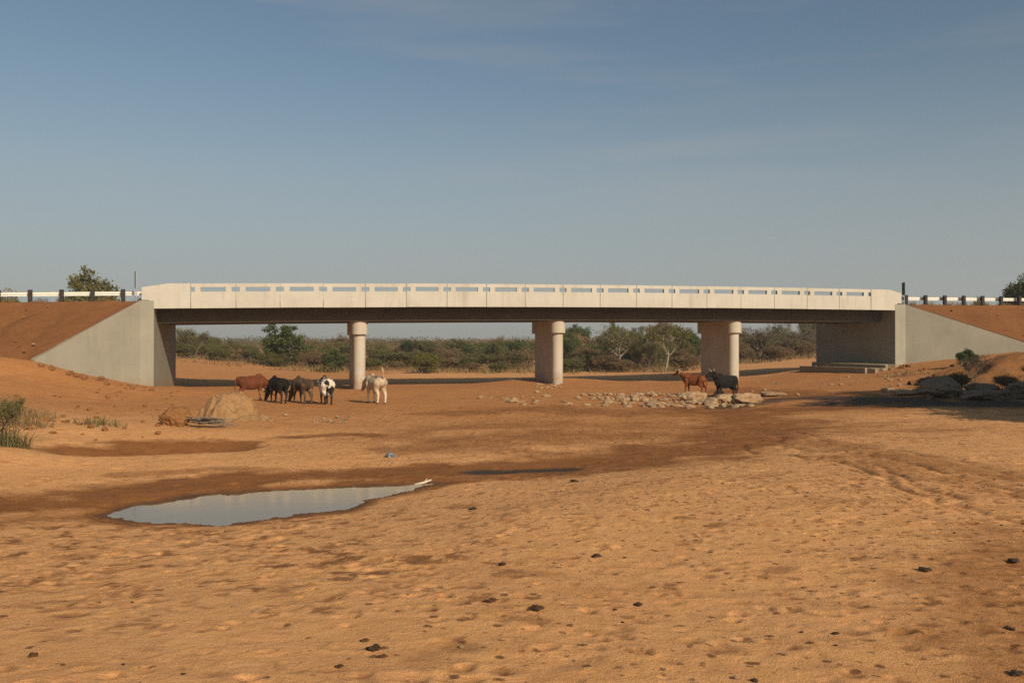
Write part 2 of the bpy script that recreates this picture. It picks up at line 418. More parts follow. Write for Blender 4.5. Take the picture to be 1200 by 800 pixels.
def base_z(x, y):
    x = np.asarray(x, float); y = np.asarray(y, float)
    sh = x.shape; xf = np.clip(x.ravel(), -220, 220); yf = np.clip(y.ravel(), -30, 230)
    out = np.zeros(xf.size)
    for i in range(0, xf.size, 20000):
        a = xf[i:i + 20000]; b = yf[i:i + 20000]
        d = np.sqrt((a[:, None] - CPa[None, :, 0]) ** 2 + (b[:, None] - CPa[None, :, 1]) ** 2)
        out[i:i + 20000] = d @ _W[:-3] + _W[-3] + _W[-2] * a / 100 + _W[-1] * b / 100
    return out.reshape(sh)
def G(px, py):
    """Where the sight line of a photograph pixel meets the ground."""
    dx = (px - 600) / FPX; dz = -(py - HOR) / FPX
    Z = np.concatenate([np.arange(3.5, 30, 0.05), np.arange(30, 240, 0.2)])
    g = base_z(dx * Z, Z) - (EYE + dz * Z)
    k = int(np.argmax(g > 0))
    if g[k] <= 0: k = len(Z) - 1
    return float(dx * Z[k]), float(Z[k])
def GZ(x, y):
    return float(base_z(np.array([x]), np.array([y]))[0])

WATER_Z = EYE - 2.46
pool_px = [(128, 603), (160, 593), (240, 581), (340, 573.5), (430, 570), (506, 566.5), (482, 575), (440, 584), (405, 596), (340, 605.5), (260, 614.5), (180, 613.5), (143, 610)]
def at_level(px, py, z):
    Z = (EYE - z) * FPX / (py - HOR)
    return ((px - 600) * Z / FPX, Z)
POOL = np.array([at_level(a, b, WATER_Z) for a, b in pool_px])
def poly_sd(poly, x, y):
    """Signed distance to a polygon, negative inside."""
    best = np.full(x.shape, 1e9); inside = np.zeros(x.shape, bool)
    n = len(poly)
    for i in range(n):
        ax, ay = poly[i]; bx, by = poly[(i + 1) % n]
        ex, ey = bx - ax, by - ay
        t = np.clip(((x - ax) * ex + (y - ay) * ey) / (ex * ex + ey * ey), 0, 1)
        best = np.minimum(best, (x - ax - t * ex) ** 2 + (y - ay - t * ey) ** 2)
        c = ((ay > y) != (by > y)) & (x < (bx - ax) * (y - ay) / (by - ay + 1e-12) + ax)
        inside ^= c
    d = np.sqrt(best)
    return np.where(inside, -d, d)
def line_d(pts, x, y):
    best = np.full(x.shape, 1e9)
    for (ax, ay), (bx, by) in zip(pts[:-1], pts[1:]):
        ex, ey = bx - ax, by - ay
        t = np.clip(((x - ax) * ex + (y - ay) * ey) / (ex * ex + ey * ey + 1e-9), 0, 1)
        best = np.minimum(best, (x - ax - t * ex) ** 2 + (y - ay - t * ey) ** 2)
    return np.sqrt(best)

def axis(segs):
    out = [segs[0][0]]
    for a, b, s0, s1 in segs:
        x = a
        while x < b - 1e-6:
            t = (x - a) / (b - a)
            x += s0 + (s1 - s0) * t
            out.append(min(x, b))
    return np.array(out)
ys = np.concatenate([axis([(-40, -4, 4, 1.0), (-4, 3.6, 0.8, 0.08), (3.6, 9, 0.02, 0.03), (9, 18, 0.03, 0.08), (18, 50, 0.08, 0.3), (50, 110, 0.3, 2.0), (110, 400, 3, 40), (400, 900, 60, 200)])])
xpos = axis([(0, 6.5, 0.022, 0.034), (6.5, 14, 0.034, 0.12), (14, 32, 0.12, 0.3), (32, 80, 0.4, 4), (80, 400, 5, 50), (400, 900, 70, 200)])
xs = np.concatenate([-xpos[:0:-1], xpos])
GX, GY = np.meshgrid(xs, ys)
gz = base_z(GX, GY)
near = 1 - sstep(30, 120, GY)
amp = 0.35 + 0.65 * sstep(60, 15, GY)
# low undulations and churned sand
gz += (fbm(GX * 0.25, GY * 0.25, 4, 5) - 0.5) * 0.16 * sstep(3, 30, GY)
gz += (fbm(GX * 0.9, GY * 0.9, 3, 11) - 0.5) * 0.045 * amp
gz += (fbm(GX * 3.2, GY * 3.2, 3, 21) - 0.5) * 0.012 * amp
gz += (fbm(GX * 9, GY * 9, 3, 31) - 0.5) * 0.008 * near
gz += (fbm(GX * 24, GY * 24, 2, 37) - 0.5) * 0.006 * near
def far_z(x, y): return sstep(180, 500, np.hypot(x, y)) * ((fbm(x * 0.004, y * 0.004, 3, 77) - 0.3) * 10)
gz += far_z(GX, GY)
# the pool and the damp hollow beyond it
sd = poly_sd(POOL, GX, GY) + (fbm(GX * 2.4, GY * 2.4, 5, 41, 0.6) - 0.5) * 0.42
w = sstep(1.5, 0.0, sd)
rim = WATER_Z + np.clip(sd, -0.6, 1.6) * 0.12
rim = np.where(sd > 0, rim + 0.0, rim)
gz = gz * (1 - w) + np.where(sd > 0, np.maximum(rim, WATER_Z + 0.004 + 0 * rim), np.minimum(rim, WATER_Z - 0.01)) * w
gz = np.where(sd < 0, np.minimum(gz, WATER_Z - 0.01 + sd * 0.12), gz)
gz = np.where(sd >= 0, np.maximum(gz, WATER_Z + 0.01), gz)
hollow = [G(x, y) for x, y in ((105, 526), (180, 525), (260, 522))]
hd = line_d(hollow, GX, GY)
gz -= 0.24 * np.exp(-(hd / 0.9) ** 2)

wet = np.zeros_like(gz); mud_and_shade = np.zeros_like(gz); scuff = np.zeros_like(gz)
jit = (fbm(GX * 1.1, GY * 1.1, 4, 51) - 0.5)
def stain(px_pts, width, strength, target, soft=1.0):
    pts = [G(a, b) for a, b in px_pts]
    d = line_d(pts, GX, GY) + jit * width * 1.5
    np.maximum(target, strength * sstep(width * 1.7, width * 0.25, d), out=target)
wet = np.maximum(wet, sstep(1.0, 0.02, sd + jit * 0.9))
mud_and_shade = np.maximum(mud_and_shade, 0.6 * sstep(0.32, 0.0, sd + jit * 0.3))
stain([(120, 582), (200, 572), (300, 562), (420, 556), (520, 552), (600, 548), (680, 545)], 0.85, 1.0, wet)
stain([(680, 545), (780, 530), (860, 515)], 2.0, 0.8, wet)
stain([(860, 515), (900, 500), (860, 485), (800, 480)], 1.9, 0.75, wet)
stain([(520, 565), (640, 556), (720, 548)], 0.5, 0.75, wet)
stain([(0, 590), (60, 592), (130, 590)], 0.9, 0.85, wet)
stain([(0, 612), (80, 606), (140, 606)], 0.5, 0.6, wet)
stain([(150, 556), (260, 548), (330, 552)], 0.35, 0.5, wet)
stain([(95, 524), (180, 521), (270, 519)], 0.75, 1.0, wet)
stain([(330, 512), (430, 509)], 0.55, 0.8, wet)
stain([(440, 512), (540, 500), (640, 497)], 1.3, 0.5, wet)
stain([(520, 520), (640, 512), (740, 512)], 1.9, 0.6, wet)
stain([(760, 500), (880, 512), (980, 500)], 2.2, 0.42, wet)
stain([(540, 484), (640, 478), (700, 484), (860, 484)], 1.6, 0.6, wet)
stain([(860, 482), (960, 477), (1060, 474)], 1.5, 0.85, wet)
stain([(900, 512), (960, 520), (1040, 535), (1120, 548), (1200, 560)], 0.75, 0.5, wet)
stain([(960, 535), (1060, 552), (1200, 580)], 0.45, 0.38, wet)
stain([(1000, 505), (1060, 503), (1110, 503)], 0.8, 0.4, wet)
stain([(1215, 630), (1170, 700), (1190, 790)], 0.8, 0.5, wet)  # browner sand and edge shadow, both painted into the near right corner
stain([(860, 458), (930, 462), (1010, 466)], 1.8, 0.7, wet)
stain([(560, 553), (610, 551), (672, 549)], 0.28, 1.0, mud_and_shade)
stain([(850, 478), (880, 473), (930, 468), (990, 467)], 0.9, 0.75, mud_and_shade)
stain([(1010, 469), (1100, 472), (1200, 474)], 1.6, 0.9, mud_and_shade)  # cast shadow before the right boulders, painted dark into the sand colour
stain([(110, 529), (180, 530), (250, 527)], 0.2, 0.75, mud_and_shade)
# stony earth towards and beyond the bridge is redder than the open sand
soil = sstep(17, 34, GY + (fbm(GX * 0.15, GY * 0.15, 3, 61) - 0.5) * 14) * (1 - 0.75 * sstep(52, 66, GY + jit * 6))
soil = np.maximum(soil, sstep(-8, -12.5, GX + jit * 4) * sstep(24, 30, GY) * 0.9)
# hoof prints: single ones, and lines of them
rg = np.random.default_rng(7)
prints = []
def trail(x0, y0, x1, y1, step=0.33, wid=0.2, keep=0.85):
    n = int(math.hypot(x1 - x0, y1 - y0) / step)
    ph = rg.uniform(0, 6)
    for i in range(n):
        if rg.random() > keep: continue
        t = i / max(n, 1)
        px_ = x0 + (x1 - x0) * t + 0.35 * math.sin(t * 5 + ph) + rg.normal(0, wid * 0.5); py_ = y0 + (y1 - y0) * t + rg.normal(0, wid * 0.5)
        prints.append((px_, py_, rg.uniform(0.03, 0.05), rg.uniform(0.015, 0.04)))
for k in range(26):
    x0 = rg.uniform(-6, 9); y0 = rg.uniform(4.0, 9); a = rg.uniform(0.2, 2.6); l_ = rg.uniform(4, 12)
    trail(x0, y0, x0 + l_ * math.cos(a), y0 + l_ * math.sin(a))
for k in range(9):
    x0 = rg.uniform(3, 6); trail(x0 - k * 0.2, 17 - k * 0.5, x0 + 8 - k * 0.3, 7.0 - k * 0.4, 0.3, 0.3)
for k in range(3200):
    prints.append((9.5 - 18 * rg.random() ** 1.35, rg.uniform(3.8, 14), rg.uniform(0.02, 0.06) * (1 if rg.random() < .85 else 1.7), rg.uniform(0.008, 0.026)))
for k in range(360):
    a = rg.uniform(0, 1); prints.append((rg.normal(-3.8, 1.7), rg.uniform(6.5, 11.8), rg.uniform(0.04, 0.11), rg.uniform(0.012, 0.03)))
for k in range(1500):
    prints.append((rg.uniform(-16, 16), rg.uniform(12, 34), rg.uniform(0.05, 0.11), rg.uniform(0.015, 0.04)))
for (x0, y0, r_, d_) in prints:
    i0, i1 = np.searchsorted(ys, [y0 - 3 * r_, y0 + 3 * r_]); j0, j1 = np.searchsorted(xs, [x0 - 3.5 * r_, x0 + 3.5 * r_])
    if i1 <= i0 or j1 <= j0: continue
    an = rg.uniform(0, 3.14); el = rg.uniform(1.0, 1.7)
    dx = GX[i0:i1, j0:j1] - x0; dy = GY[i0:i1, j0:j1] - y0
    u = (dx * math.cos(an) + dy * math.sin(an)) / el; v = -dx * math.sin(an) + dy * math.cos(an)
    q = (u * u + v * v) / (r_ * r_)
    okm = (sd[i0:i1, j0:j1] > 0.12)
    d_ *= 0.58 if y0 < 14 else 0.8
    gz[i0:i1, j0:j1] += okm * (-d_ * np.exp(-q) + d_ * 0.38 * np.exp(-(np.sqrt(q) - 1.6) ** 2 * 2.2))
    st = rg.random() ** 1.1 * 0.7
    scuff[i0:i1, j0:j1] = np.maximum(scuff[i0:i1, j0:j1], st * sstep(1.9, 0.5, q + 3.2 * (fbm((dx + x0) * 26, (dy + y0) * 26, 3, 7, 0.6) - 0.45)) * okm)
# wheel and hoof ruts running down the right-hand side
for (a, b, c, d, wd) in ((900, 512, 1200, 582, 0.1), (930, 505, 1200, 560, 0.1), (980, 540, 1200, 612, 0.07), (870, 520, 1150, 600, 0.07)):
    p_, q_ = G(a, b), G(c, d)
    dd = line_d([p_, q_], GX + (fbm(GX * 0.6, GY * 0.6, 3, 91) - 0.5) * 1.2, GY)
    br = sstep(0.45, 0.6, fbm(GX * 2.0, GY * 2.0, 3, 93))
    gz -= 0.03 * np.exp(-(dd / wd) ** 2); scuff = np.maximum(scuff, 0.75 * br * np.exp(-(dd / wd) ** 2))
# churned damp patches in the sand on the near left
def top_of(f, a, b):
    q0, q1 = np.quantile(f[(GY > 4) & (GY < 13) & (np.abs(GX) < 7)], [a, b]); return sstep(q0, q1, f)
blot = fbm(GX * 2.4, GY * 2.4, 6, 71, 0.68); blot2 = fbm(GX * 5.5, GY * 5.5, 5, 73, 0.68)
ch = top_of(blot, 0.70, 0.90) * top_of(blot2, 0.3, 0.6) * sstep(2.0, -1.5, GX + jit * 3) * sstep(4.2, 6.8, GY) * sstep(13.5, 11.5, GY)
scuff = np.maximum(scuff, 0.85 * ch)
ch2 = top_of(blot2, 0.86, 0.97) * sstep(30, 20, GY)
scuff = np.maximum(scuff, 0.2 * ch2)

wear = np.clip(0.35 + 0.10 * GX + 0.5 * sstep(9, 18, GY) + (fbm(GX * 0.5, GY * 0.5, 3, 83) - 0.5) * 0.8, 0, 1)
def grid_mesh(name, X, Y, Zv, attrs, mat):
    ny, nx = X.shape
    me = bpy.data.meshes.new(name)
    co = np.stack([X, Y, Zv], -1).reshape(-1, 3).astype(np.float32)
    idx = np.arange(ny * nx).reshape(ny, nx)
    q = np.stack([idx[:-1, :-1], idx[:-1, 1:], idx[1:, 1:], idx[1:, :-1]], -1).reshape(-1, 4).astype(np.int32)
    me.vertices.add(len(co)); me.vertices.foreach_set('co', co.ravel())
    me.loops.add(q.size); me.loops.foreach_set('vertex_index', q.ravel())
    me.polygons.add(len(q)); me.polygons.foreach_set('loop_start', np.arange(0, q.size, 4, dtype=np.int32))
    me.polygons.foreach_set('use_smooth', np.ones(len(q), bool))
    me.update(calc_edges=True)
    for k, v in attrs.items():
        a = me.attributes.new(k, 'FLOAT', 'POINT'); a.data.foreach_set('value', v.ravel().astype(np.float32))
    me.materials.append(mat)
    o = bpy.data.objects.new(name, me); COL.objects.link(o); return o
ground = grid_mesh('ground', GX, GY, gz, {'wet': wet, 'mud_and_shade': mud_and_shade, 'scuff': scuff, 'soil': soil, 'wear': wear}, M_SAND)
tag(ground, kind='structure')
def HZ(x, y):
    """Height of the finished ground sheet."""
    j = int(np.clip(np.searchsorted(xs, x) - 1, 0, len(xs) - 2)); i = int(np.clip(np.searchsorted(ys, y) - 1, 0, len(ys) - 2))
    tx = (x - xs[j]) / (xs[j + 1] - xs[j]); ty = (y - ys[i]) / (ys[i + 1] - ys[i])
    return float((gz[i, j] * (1 - tx) + gz[i, j + 1] * tx) * (1 - ty) + (gz[i + 1, j] * (1 - tx) + gz[i + 1, j + 1] * tx) * ty)

# water
mw, nt, b = mat_new('pool_water', 0.07, 0.45)
b.inputs['Base Color'].default_value = (0.24, 0.18, 0.11, 1); b.inputs['IOR'].default_value = 1.33
wn_ = noise(nt, 2.2, 3, 0.5, worldpos(nt)); bump(nt, b, wn_, 0.05, 0.02)
mbw = MB()
c0 = POOL.mean(0)
ext = [(c0 + (p - c0) * 1.0 + (p - c0) / np.linalg.norm(p - c0) * 0.45) for p in POOL]
mbw.add([(p[0], p[1], WATER_Z) for p in ext], [tuple(range(len(ext)))])
pw = mbw.build('pool_water', mw, origin=(c0[0], c0[1], WATER_Z)); tag(pw, kind='structure')
if pw.data.polygons[0].normal.z < 0: pw.data.flip_normals()

# ------------------------------------------------------------------ the bridge
def solid_cells(mb, us, zs, filled, y0, y1, M):
    """A slab cut into cells; only outer faces are made, so slots are real openings."""
    nu, nz_ = len(us) - 1, len(zs) - 1
    F = lambda i, j: 0 <= i < nu and 0 <= j < nz_ and filled(i, j)
    vid = {}
    def V(i, j, k):
        if (i, j, k) not in vid:
            vid[(i, j, k)] = len(mb.v); mb.v.append(tuple(M((us[i], (y0, y1)[k], zs[j]))))
        return vid[(i, j, k)]
    for i in range(nu):
        for j in range(nz_):
            if not F(i, j): continue
            mb.f.append((V(i, j, 0), V(i + 1, j, 0), V(i + 1, j + 1, 0), V(i, j + 1, 0)))
            mb.f.append((V(i, j, 1), V(i, j + 1, 1), V(i + 1, j + 1, 1), V(i + 1, j, 1)))
            if not F(i - 1, j): mb.f.append((V(i, j, 0), V(i, j + 1, 0), V(i, j + 1, 1), V(i, j, 1)))
            if not F(i + 1, j): mb.f.append((V(i + 1, j, 0), V(i + 1, j, 1), V(i + 1, j + 1, 1), V(i + 1, j + 1, 0)))
            if not F(i, j - 1): mb.f.append((V(i, j, 0), V(i, j, 1), V(i + 1, j, 1), V(i + 1, j, 0)))
            if not F(i, j + 1): mb.f.append((V(i, j + 1, 0), V(i + 1, j + 1, 0), V(i + 1, j + 1, 1), V(i, j + 1, 1)))

DW = 7.8                       # deck width
GD = 0.70                      # girder depth below the parapet
BO = P0 + E * (9 * PITCH) + N * (DW / 2); BO.z = EYE - 2.3
bridge = empty('road_bridge', BO, 'long pale concrete road bridge on three wall piers across the dry riverbed', 'bridge')
bridge['_o'] = tuple(BO)
def sub(parent_of, o): o['_o'] = tuple(BO); return o
S0, S1 = -0.806 * PITCH, 18.78 * PITCH       # faces of the two abutments
def strip(mb, s0, s1, n, y0, y1, h0, h1):
    for k in range(n):
        pass
    ss = [s0 + (s1 - s0) * k / n for k in range(n + 1)]
    vs_ = []
    for s in ss: vs_ += [BW(s, y0, h0), BW(s, y1, h0), BW(s, y1, h1), BW(s, y0, h1)]
    fs = []
    for k in range(n):
        a = 4 * k
        for q in range(4): fs.append((a + q, a + (q + 1) % 4, a + 4 + (q + 1) % 4, a + 4 + q))
    fs += [(0, 1, 2, 3), tuple(4 * n + q for q in (3, 2, 1, 0))]
    mb.add(vs_, fs)
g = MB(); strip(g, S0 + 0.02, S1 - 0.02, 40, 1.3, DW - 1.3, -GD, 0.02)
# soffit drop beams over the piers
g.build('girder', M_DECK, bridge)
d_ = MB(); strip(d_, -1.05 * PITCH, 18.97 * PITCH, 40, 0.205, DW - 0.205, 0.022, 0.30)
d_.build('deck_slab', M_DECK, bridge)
rd = MB(); strip(rd, -1.05 * PITCH, 18.97 * PITCH, 40, 0.5, DW - 0.5, 0.304, 0.36)
rd.build('road_surface', M_ASPH, bridge)
PH = 1.26
rnd = random.Random(3)
for side in (0, 1):
    ya, yb = (0.0, 0.20) if side == 0 else (DW - 0.20, DW)
    for k in range(18):
        s0 = k * PITCH + 0.013; s1 = (k + 1) * PITCH - 0.013
        fr = [0, 0.085, 0.215, 0.78, 0.91, 1.0]
        us = [s0 + (s1 - s0) * f for f in fr]
        hs_ = [0, 0.84, 1.065, PH]
        dh = rnd.uniform(-0.008, 0.008); dy = rnd.uniform(-0.006, 0.006)
        mb = MB()
        solid_cells(mb, us, hs_, lambda i, j: not (j == 1 and i in (0, 2, 4)), ya + dy, yb + dy, lambda v: BW(v[0], v[1], v[2] + dh))
        # shallow drip band at the foot of every panel and proud pads on the little posts
        mb.build('parapet_panel', M_PAR, bridge)
    for (sa, sb, sgn) in ((-1.06 * PITCH, -0.013, -1), (18 * PITCH + 0.013, 18.98 * PITCH, 1)):
        L_ = sb - sa
        if sgn < 0: prof = [(sa, 0.43), (sa + 0.34, 0.43), (sa + 0.34, 0.0), (sb, 0.0), (sb, PH), (sa + 1.25, PH), (sa, PH - 0.19)]
        else: prof = [(sb, 0.43), (sb - 0.3, 0.43), (sb - 0.3, 0.0), (sa, 0.0), (sa, PH), (sb - 0.85, PH), (sb, PH - 0.2)]
        mb = MB(); n = len(prof)
        mb.add([BW(s, ya - 0.015, h) for s, h in prof] + [BW(s, yb + 0.015, h) for s, h in prof],
               [tuple(range(n)), tuple(range(2 * n - 1, n - 1, -1))] + [(i, (i + 1) % n, n + (i + 1) % n, n + i) for i in range(n)])
        mb.build('parapet_end_block', M_PAR, bridge)
# piers
def stadium(mb, sc_, y0, y1, th, z0f, z1f, n=12):
    r = th / 2; ring = []
    for k in range(n + 1):
        a = math.pi + math.pi * k / n; ring.append((sc_ + r * math.cos(a), y0 + r + r * math.sin(a)))
    for k in range(n + 1):
        a = math.pi * k / n; ring.append((sc_ + r * math.cos(a), y1 - r + r * math.sin(a)))
    m = len(ring)
    mb.add([BWz(s, y, z0f) for s, y in ring] + [BWz(s, y, z1f) for s, y in ring],
           [tuple(range(m - 1, -1, -1)), tuple(range(m, 2 * m))] + [(i, (i + 1) % m, m + (i + 1) % m, m + i) for i in range(m)])
for p in (3.92, 9.11, 14.24):
    s = p * PITCH; top = bh(s) - GD - 0.004
    c = BWz(s, 1.45 + 2.4, 0); gb = HZ(c.x, c.y) - 1.2
    mb = MB(); stadium(mb, s, 1.62, 5.95, 0.66, gb, top - 0.72)
    sh_ = mb.build('pier', M_PIER, bridge); sh_['_o'] = tuple(BO)
    mb = MB(); stadium(mb, s, 1.42, 6.35, 0.88, top - 0.72, top)
    mb.build('pier_cap', M_PIER, sh_)
# abutments and flared wing walls
AD = 8.5
def wall(mb, a, b, za0, za1, zb0, zb1, th, inward):
    """A wall from a to b (points of its outer face on plan) with its own top heights."""
    a = Vector((a.x, a.y, 0)); b = Vector((b.x, b.y, 0)); t = inward.normalized() * th
    vs_ = []
    for p, z0, z1 in ((a, za0, za1), (b, zb0, zb1)):
        for q in (p, p + t):
            vs_ += [(q.x, q.y, z0), (q.x, q.y, z1)]
    mb.add(vs_, [(0, 1, 5, 4), (2, 6, 7, 3), (1, 3, 7, 5), (0, 4, 6, 2), (0, 2, 3, 1), (4, 5, 7, 6)])
WINGS = {}
for name, s, sg, k0, kt, tt, topz, toez, base in (('left', S0, -1, 0.62, 4.28, 4.4, EYE + 2.27, EYE - 0.60, -1.6), ('right', S1, 1, 0.72, 7.6, 4.5, EYE + 2.56, EYE - 0.42, -0.6)):
    mb = MB()
    sA = s + sg * 0.001; sB = s + sg * 1.0
    za = base
    lo = min(sA, sB); hi = max(sA, sB)
    st = bh(s) + 0.0
    vs_ = [BWz(a, y, z) for z in (za, bh(s) - 0.004) for y in (0.05, AD) for a in (lo, hi)]
    mb.add(vs_, [(0, 2, 3, 1), (4, 5, 7, 6), (0, 1, 5, 4), (2, 6, 7, 3), (0, 4, 6, 2), (1, 3, 7, 5)])
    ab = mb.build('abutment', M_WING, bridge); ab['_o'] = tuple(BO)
    for side in (0, 1):
        yo = -0.03 if side == 0 else AD + 0.03
        dir_ = -1 if side == 0 else 1
        C0 = BWz(s - sg * 0.02, yo, 0); C1 = BWz(s + sg * k0, yo, 0); T = BWz(s + sg * kt, yo + dir_ * tt, 0)
        mb = MB()
        inn = N * (-dir_)
        # straight piece at the corner, then the flared piece; one closed prism
        th = 0.32
        A = [C0, C1, T]
        d2 = (T - C1).normalized(); nrm2 = Vector((-d2.y, d2.x, 0))
        if nrm2.dot(inn) < 0: nrm2 = -nrm2
        Bk = [C0 + inn * th, C1 + (inn + nrm2).normalized() * th, T + nrm2 * th]
        tops = [topz, topz, toez]
        vs_ = []
        for a_, b_, z in zip(A, Bk, tops):
            vs_ += [(a_.x, a_.y, za), (a_.x, a_.y, z), (b_.x, b_.y, z), (b_.x, b_.y, za)]
        fs = [(0, 1, 2, 3), (8, 11, 10, 9)]
        for q in range(2):
            for e_ in range(4):
                fs.append((4 * q + e_, 4 * q + (e_ + 1) % 4, 4 * q + 4 + (e_ + 1) % 4, 4 * q + 4 + e_))
        mb.add(vs_, fs)
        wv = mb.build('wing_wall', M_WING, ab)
    WINGS[name] = (s, sg, k0, kt, tt, topz, toez)

# ------------------------------------------------------------------ road embankments
def shoulder_z(k, left):
    return EYE + (2.27 - 0.022 * k if left else 2.56 + 0.004 * k)
def build_embankment(left):
    s, sg, k0, kt, tt, topz, toez = WINGS['left' if left else 'right']
    mbs = MB()
    slope = (topz - toez) / tt
    rnd_ = np.random.default_rng(5 if left else 6)
    for side in (0, 1):
        yo = -0.03 if side == 0 else AD + 0.03
        dr = -1 if side == 0 else 1
        nt_, nk = 44, 110
        ts = np.concatenate([[0, 0.06], np.linspace(0.18, 8.5, nt_ - 2)])
        base = len(mbs.v)
        for i, t in enumerate(ts):
            kk0 = k0 + (kt - k0) * t / tt + 0.12
            for j in range(nk):
                f = j / (nk - 1)
                k = kk0 + 55 * f ** 1.8
                p = BWz(s + sg * k, yo + dr * t, 0)
                wob = 1 - math.exp(-(k - kk0) / 0.6)
                rill = -0.16 * float(sstep(0.56, 0.72, vnoise(np.array([k * 1.9 + side * 31.0]), np.array([t * 0.22]), 39))[0]) * min(1, t / 1.5)
                nzv = rill + float((fbm(np.array([k * 1.3]), np.array([t * 1.3 + side * 50]), 4, 33)[0] - 0.5) * 0.3 + (vnoise(np.array([k * 5.0]), np.array([t * 5.0]), 35)[0] - 0.5) * 0.1)
                z = shoulder_z(k, left) - slope * t + (nzv * wob if t > 0.05 else 0.06 * (vnoise(np.array([k * 2.1]), np.array([side * 9.0]), 44)[0] - 0.4)) - 0.02
                mbs.v.append((p.x, p.y, z))
        for i in range(nt_ - 1):
            for j in range(nk - 1):
                a = base + i * nk + j
                mbs.f.append((a, a + 1, a + nk + 1, a + nk))
    # top between the two shoulders
    ks = [0.3] + [k0 + 0.12 + 55 * (j / 30) ** 1.8 for j in range(31)]
    b0 = len(mbs.v)
    for k in ks:
        for y in (-0.03, AD + 0.03):
            p = BWz(s + sg * k, y, 0); mbs.v.append((p.x, p.y, shoulder_z(k, left) - 0.022))
    for j in range(len(ks) - 1):
        a = b0 + 2 * j; mbs.f.append((a, a + 1, a + 3, a + 2))
    p = BWz(s, 4, 0)
    o = mbs.build('embankment', M_EMB, origin=(p.x, p.y, 0), smooth=True)
    tag(o, kind='structure')
    mr = MB()
    vs_ = []; fs = []
    for k in [1.2 if left else 1.0] + [1.3 + 55 * (j / 30) ** 1.8 for j in range(1, 31)]:
        for y in (1.0, AD - 1.4):
            p = BWz(s + sg * k, y, 0); vs_.append((p.x, p.y, shoulder_z(k, left) + 0.02))
    for j in range(len(vs_) // 2 - 1): fs.append((2 * j, 2 * j + 1, 2 * j + 3, 2 * j + 2))
    mr.add(vs_, fs); rr = mr.build('road', M_ASPH); tag(rr, kind='structure')
build_embankment(True); build_embankment(False)

# guard rails: W-beam on dark posts
def guardrail(left, label, x_end):
    s, sg, k0, *_ = WINGS['left' if left else 'right']
    ka = 0.55 if left else 0.5
    p = BWz(s + sg * (ka + 1), 0.35, shoulder_z(ka + 1, left))
    t = empty('guard_rail', p, label, 'guard rail'); t['_o'] = tuple(p)
    n = 16 if left else 18
    step = 1.42
    first = 0.95 if left else 0.62
    for i in range(n):
        k = ka + first + i * step
        c = BWz(s + sg * k, 0.42, 0); z = shoulder_z(k, left)
        mb = MB()
        def Mx(v, c=c): return Vector((c.x, c.y, 0)) + E * v[0] + N * v[1] + Vector((0, 0, v[2]))
        mb.box(-0.09, 0.09, -0.07, 0.09, z - 0.15, z + 0.61, Mx)
        mb.build('post', M_POST, t)
        mb = MB(); mb.box(-0.06, 0.06, 0.092, 0.19, z + 0.28, z + 0.52, Mx); mb.build('spacer_block', M_POST, t)
    mb = MB()
    prof = [(0.0, 0.31), (-0.05, 0.34), (-0.05, 0.37), (0.0, 0.40), (0.0, 0.43), (-0.05, 0.46), (-0.05, 0.49), (0.0, 0.52)]
    ksr = [ka - 0.35 + i * 0.5 for i in range(int((n * step + 1) / 0.5))]
    vs_ = []; m = len(prof)
    for k in ksr:
        for (y, h) in prof: vs_.append(BWz(s + sg * k, 0.615 - y + 0.05, shoulder_z(k, left) + h))
    for k in ksr:
        for (y, h) in prof: vs_.append(BWz(s + sg * k, 0.619 - y + 0.05, shoulder_z(k, left) + h))
    fs = []; o = len(ksr) * m
    for i in range(len(ksr) - 1):
        for j in range(m - 1):
            a = i * m + j; fs.append((a, a + 1, a + m + 1, a + m)); fs.append((o + a, o + a + m, o + a + m + 1, o + a + 1))
    mb.add(vs_, fs); mb.build('rail_beam', M_RAIL, t, recalc=False)
guardrail(True, 'white steel guard rail on dark posts along the road left of the bridge', -1)
guardrail(False, 'white steel guard rail on dark posts along the road right of the bridge', 1)

def marker(p, sg, lean, label, h):
    t = empty('marker_sign', p, label, 'road sign'); t['_o'] = tuple(p)
    mb = MB(); mb.tube([p + Vector((0, 0, -0.2)), p + Vector((lean * 0.5, 0, h * 0.55)), p + Vector((lean, 0, h))], 0.032, 8); mb.build('post', M_SIGNPOST, t)
    mb = MB()
    d = N.copy(); q = Vector((-d.y, d.x, 0))
    def Mx(v): return p + Vector((lean * 0.8, 0, 0)) + d * v[0] + q * v[1] + Vector((0, 0, v[2]))
    mb.box(-0.14, 0.14, 0.034, 0.05, h * 0.44, h * 1.02, Mx); mb.build('sign_plate', M_SIGNBACK, t)
pm = BWz(-1.06 * PITCH - 0.28, 0.12, EYE + 2.25)
marker(pm, -1, 0.0, 'tall thin marker sign seen edge-on at the left end of the parapet', 1.45)
pm = BWz(18.98 * PITCH + 0.32, 0.12, EYE + 2.56)
marker(pm, 1, -0.03, 'short leaning marker sign seen edge-on at the right end of the parapet', 1.35)

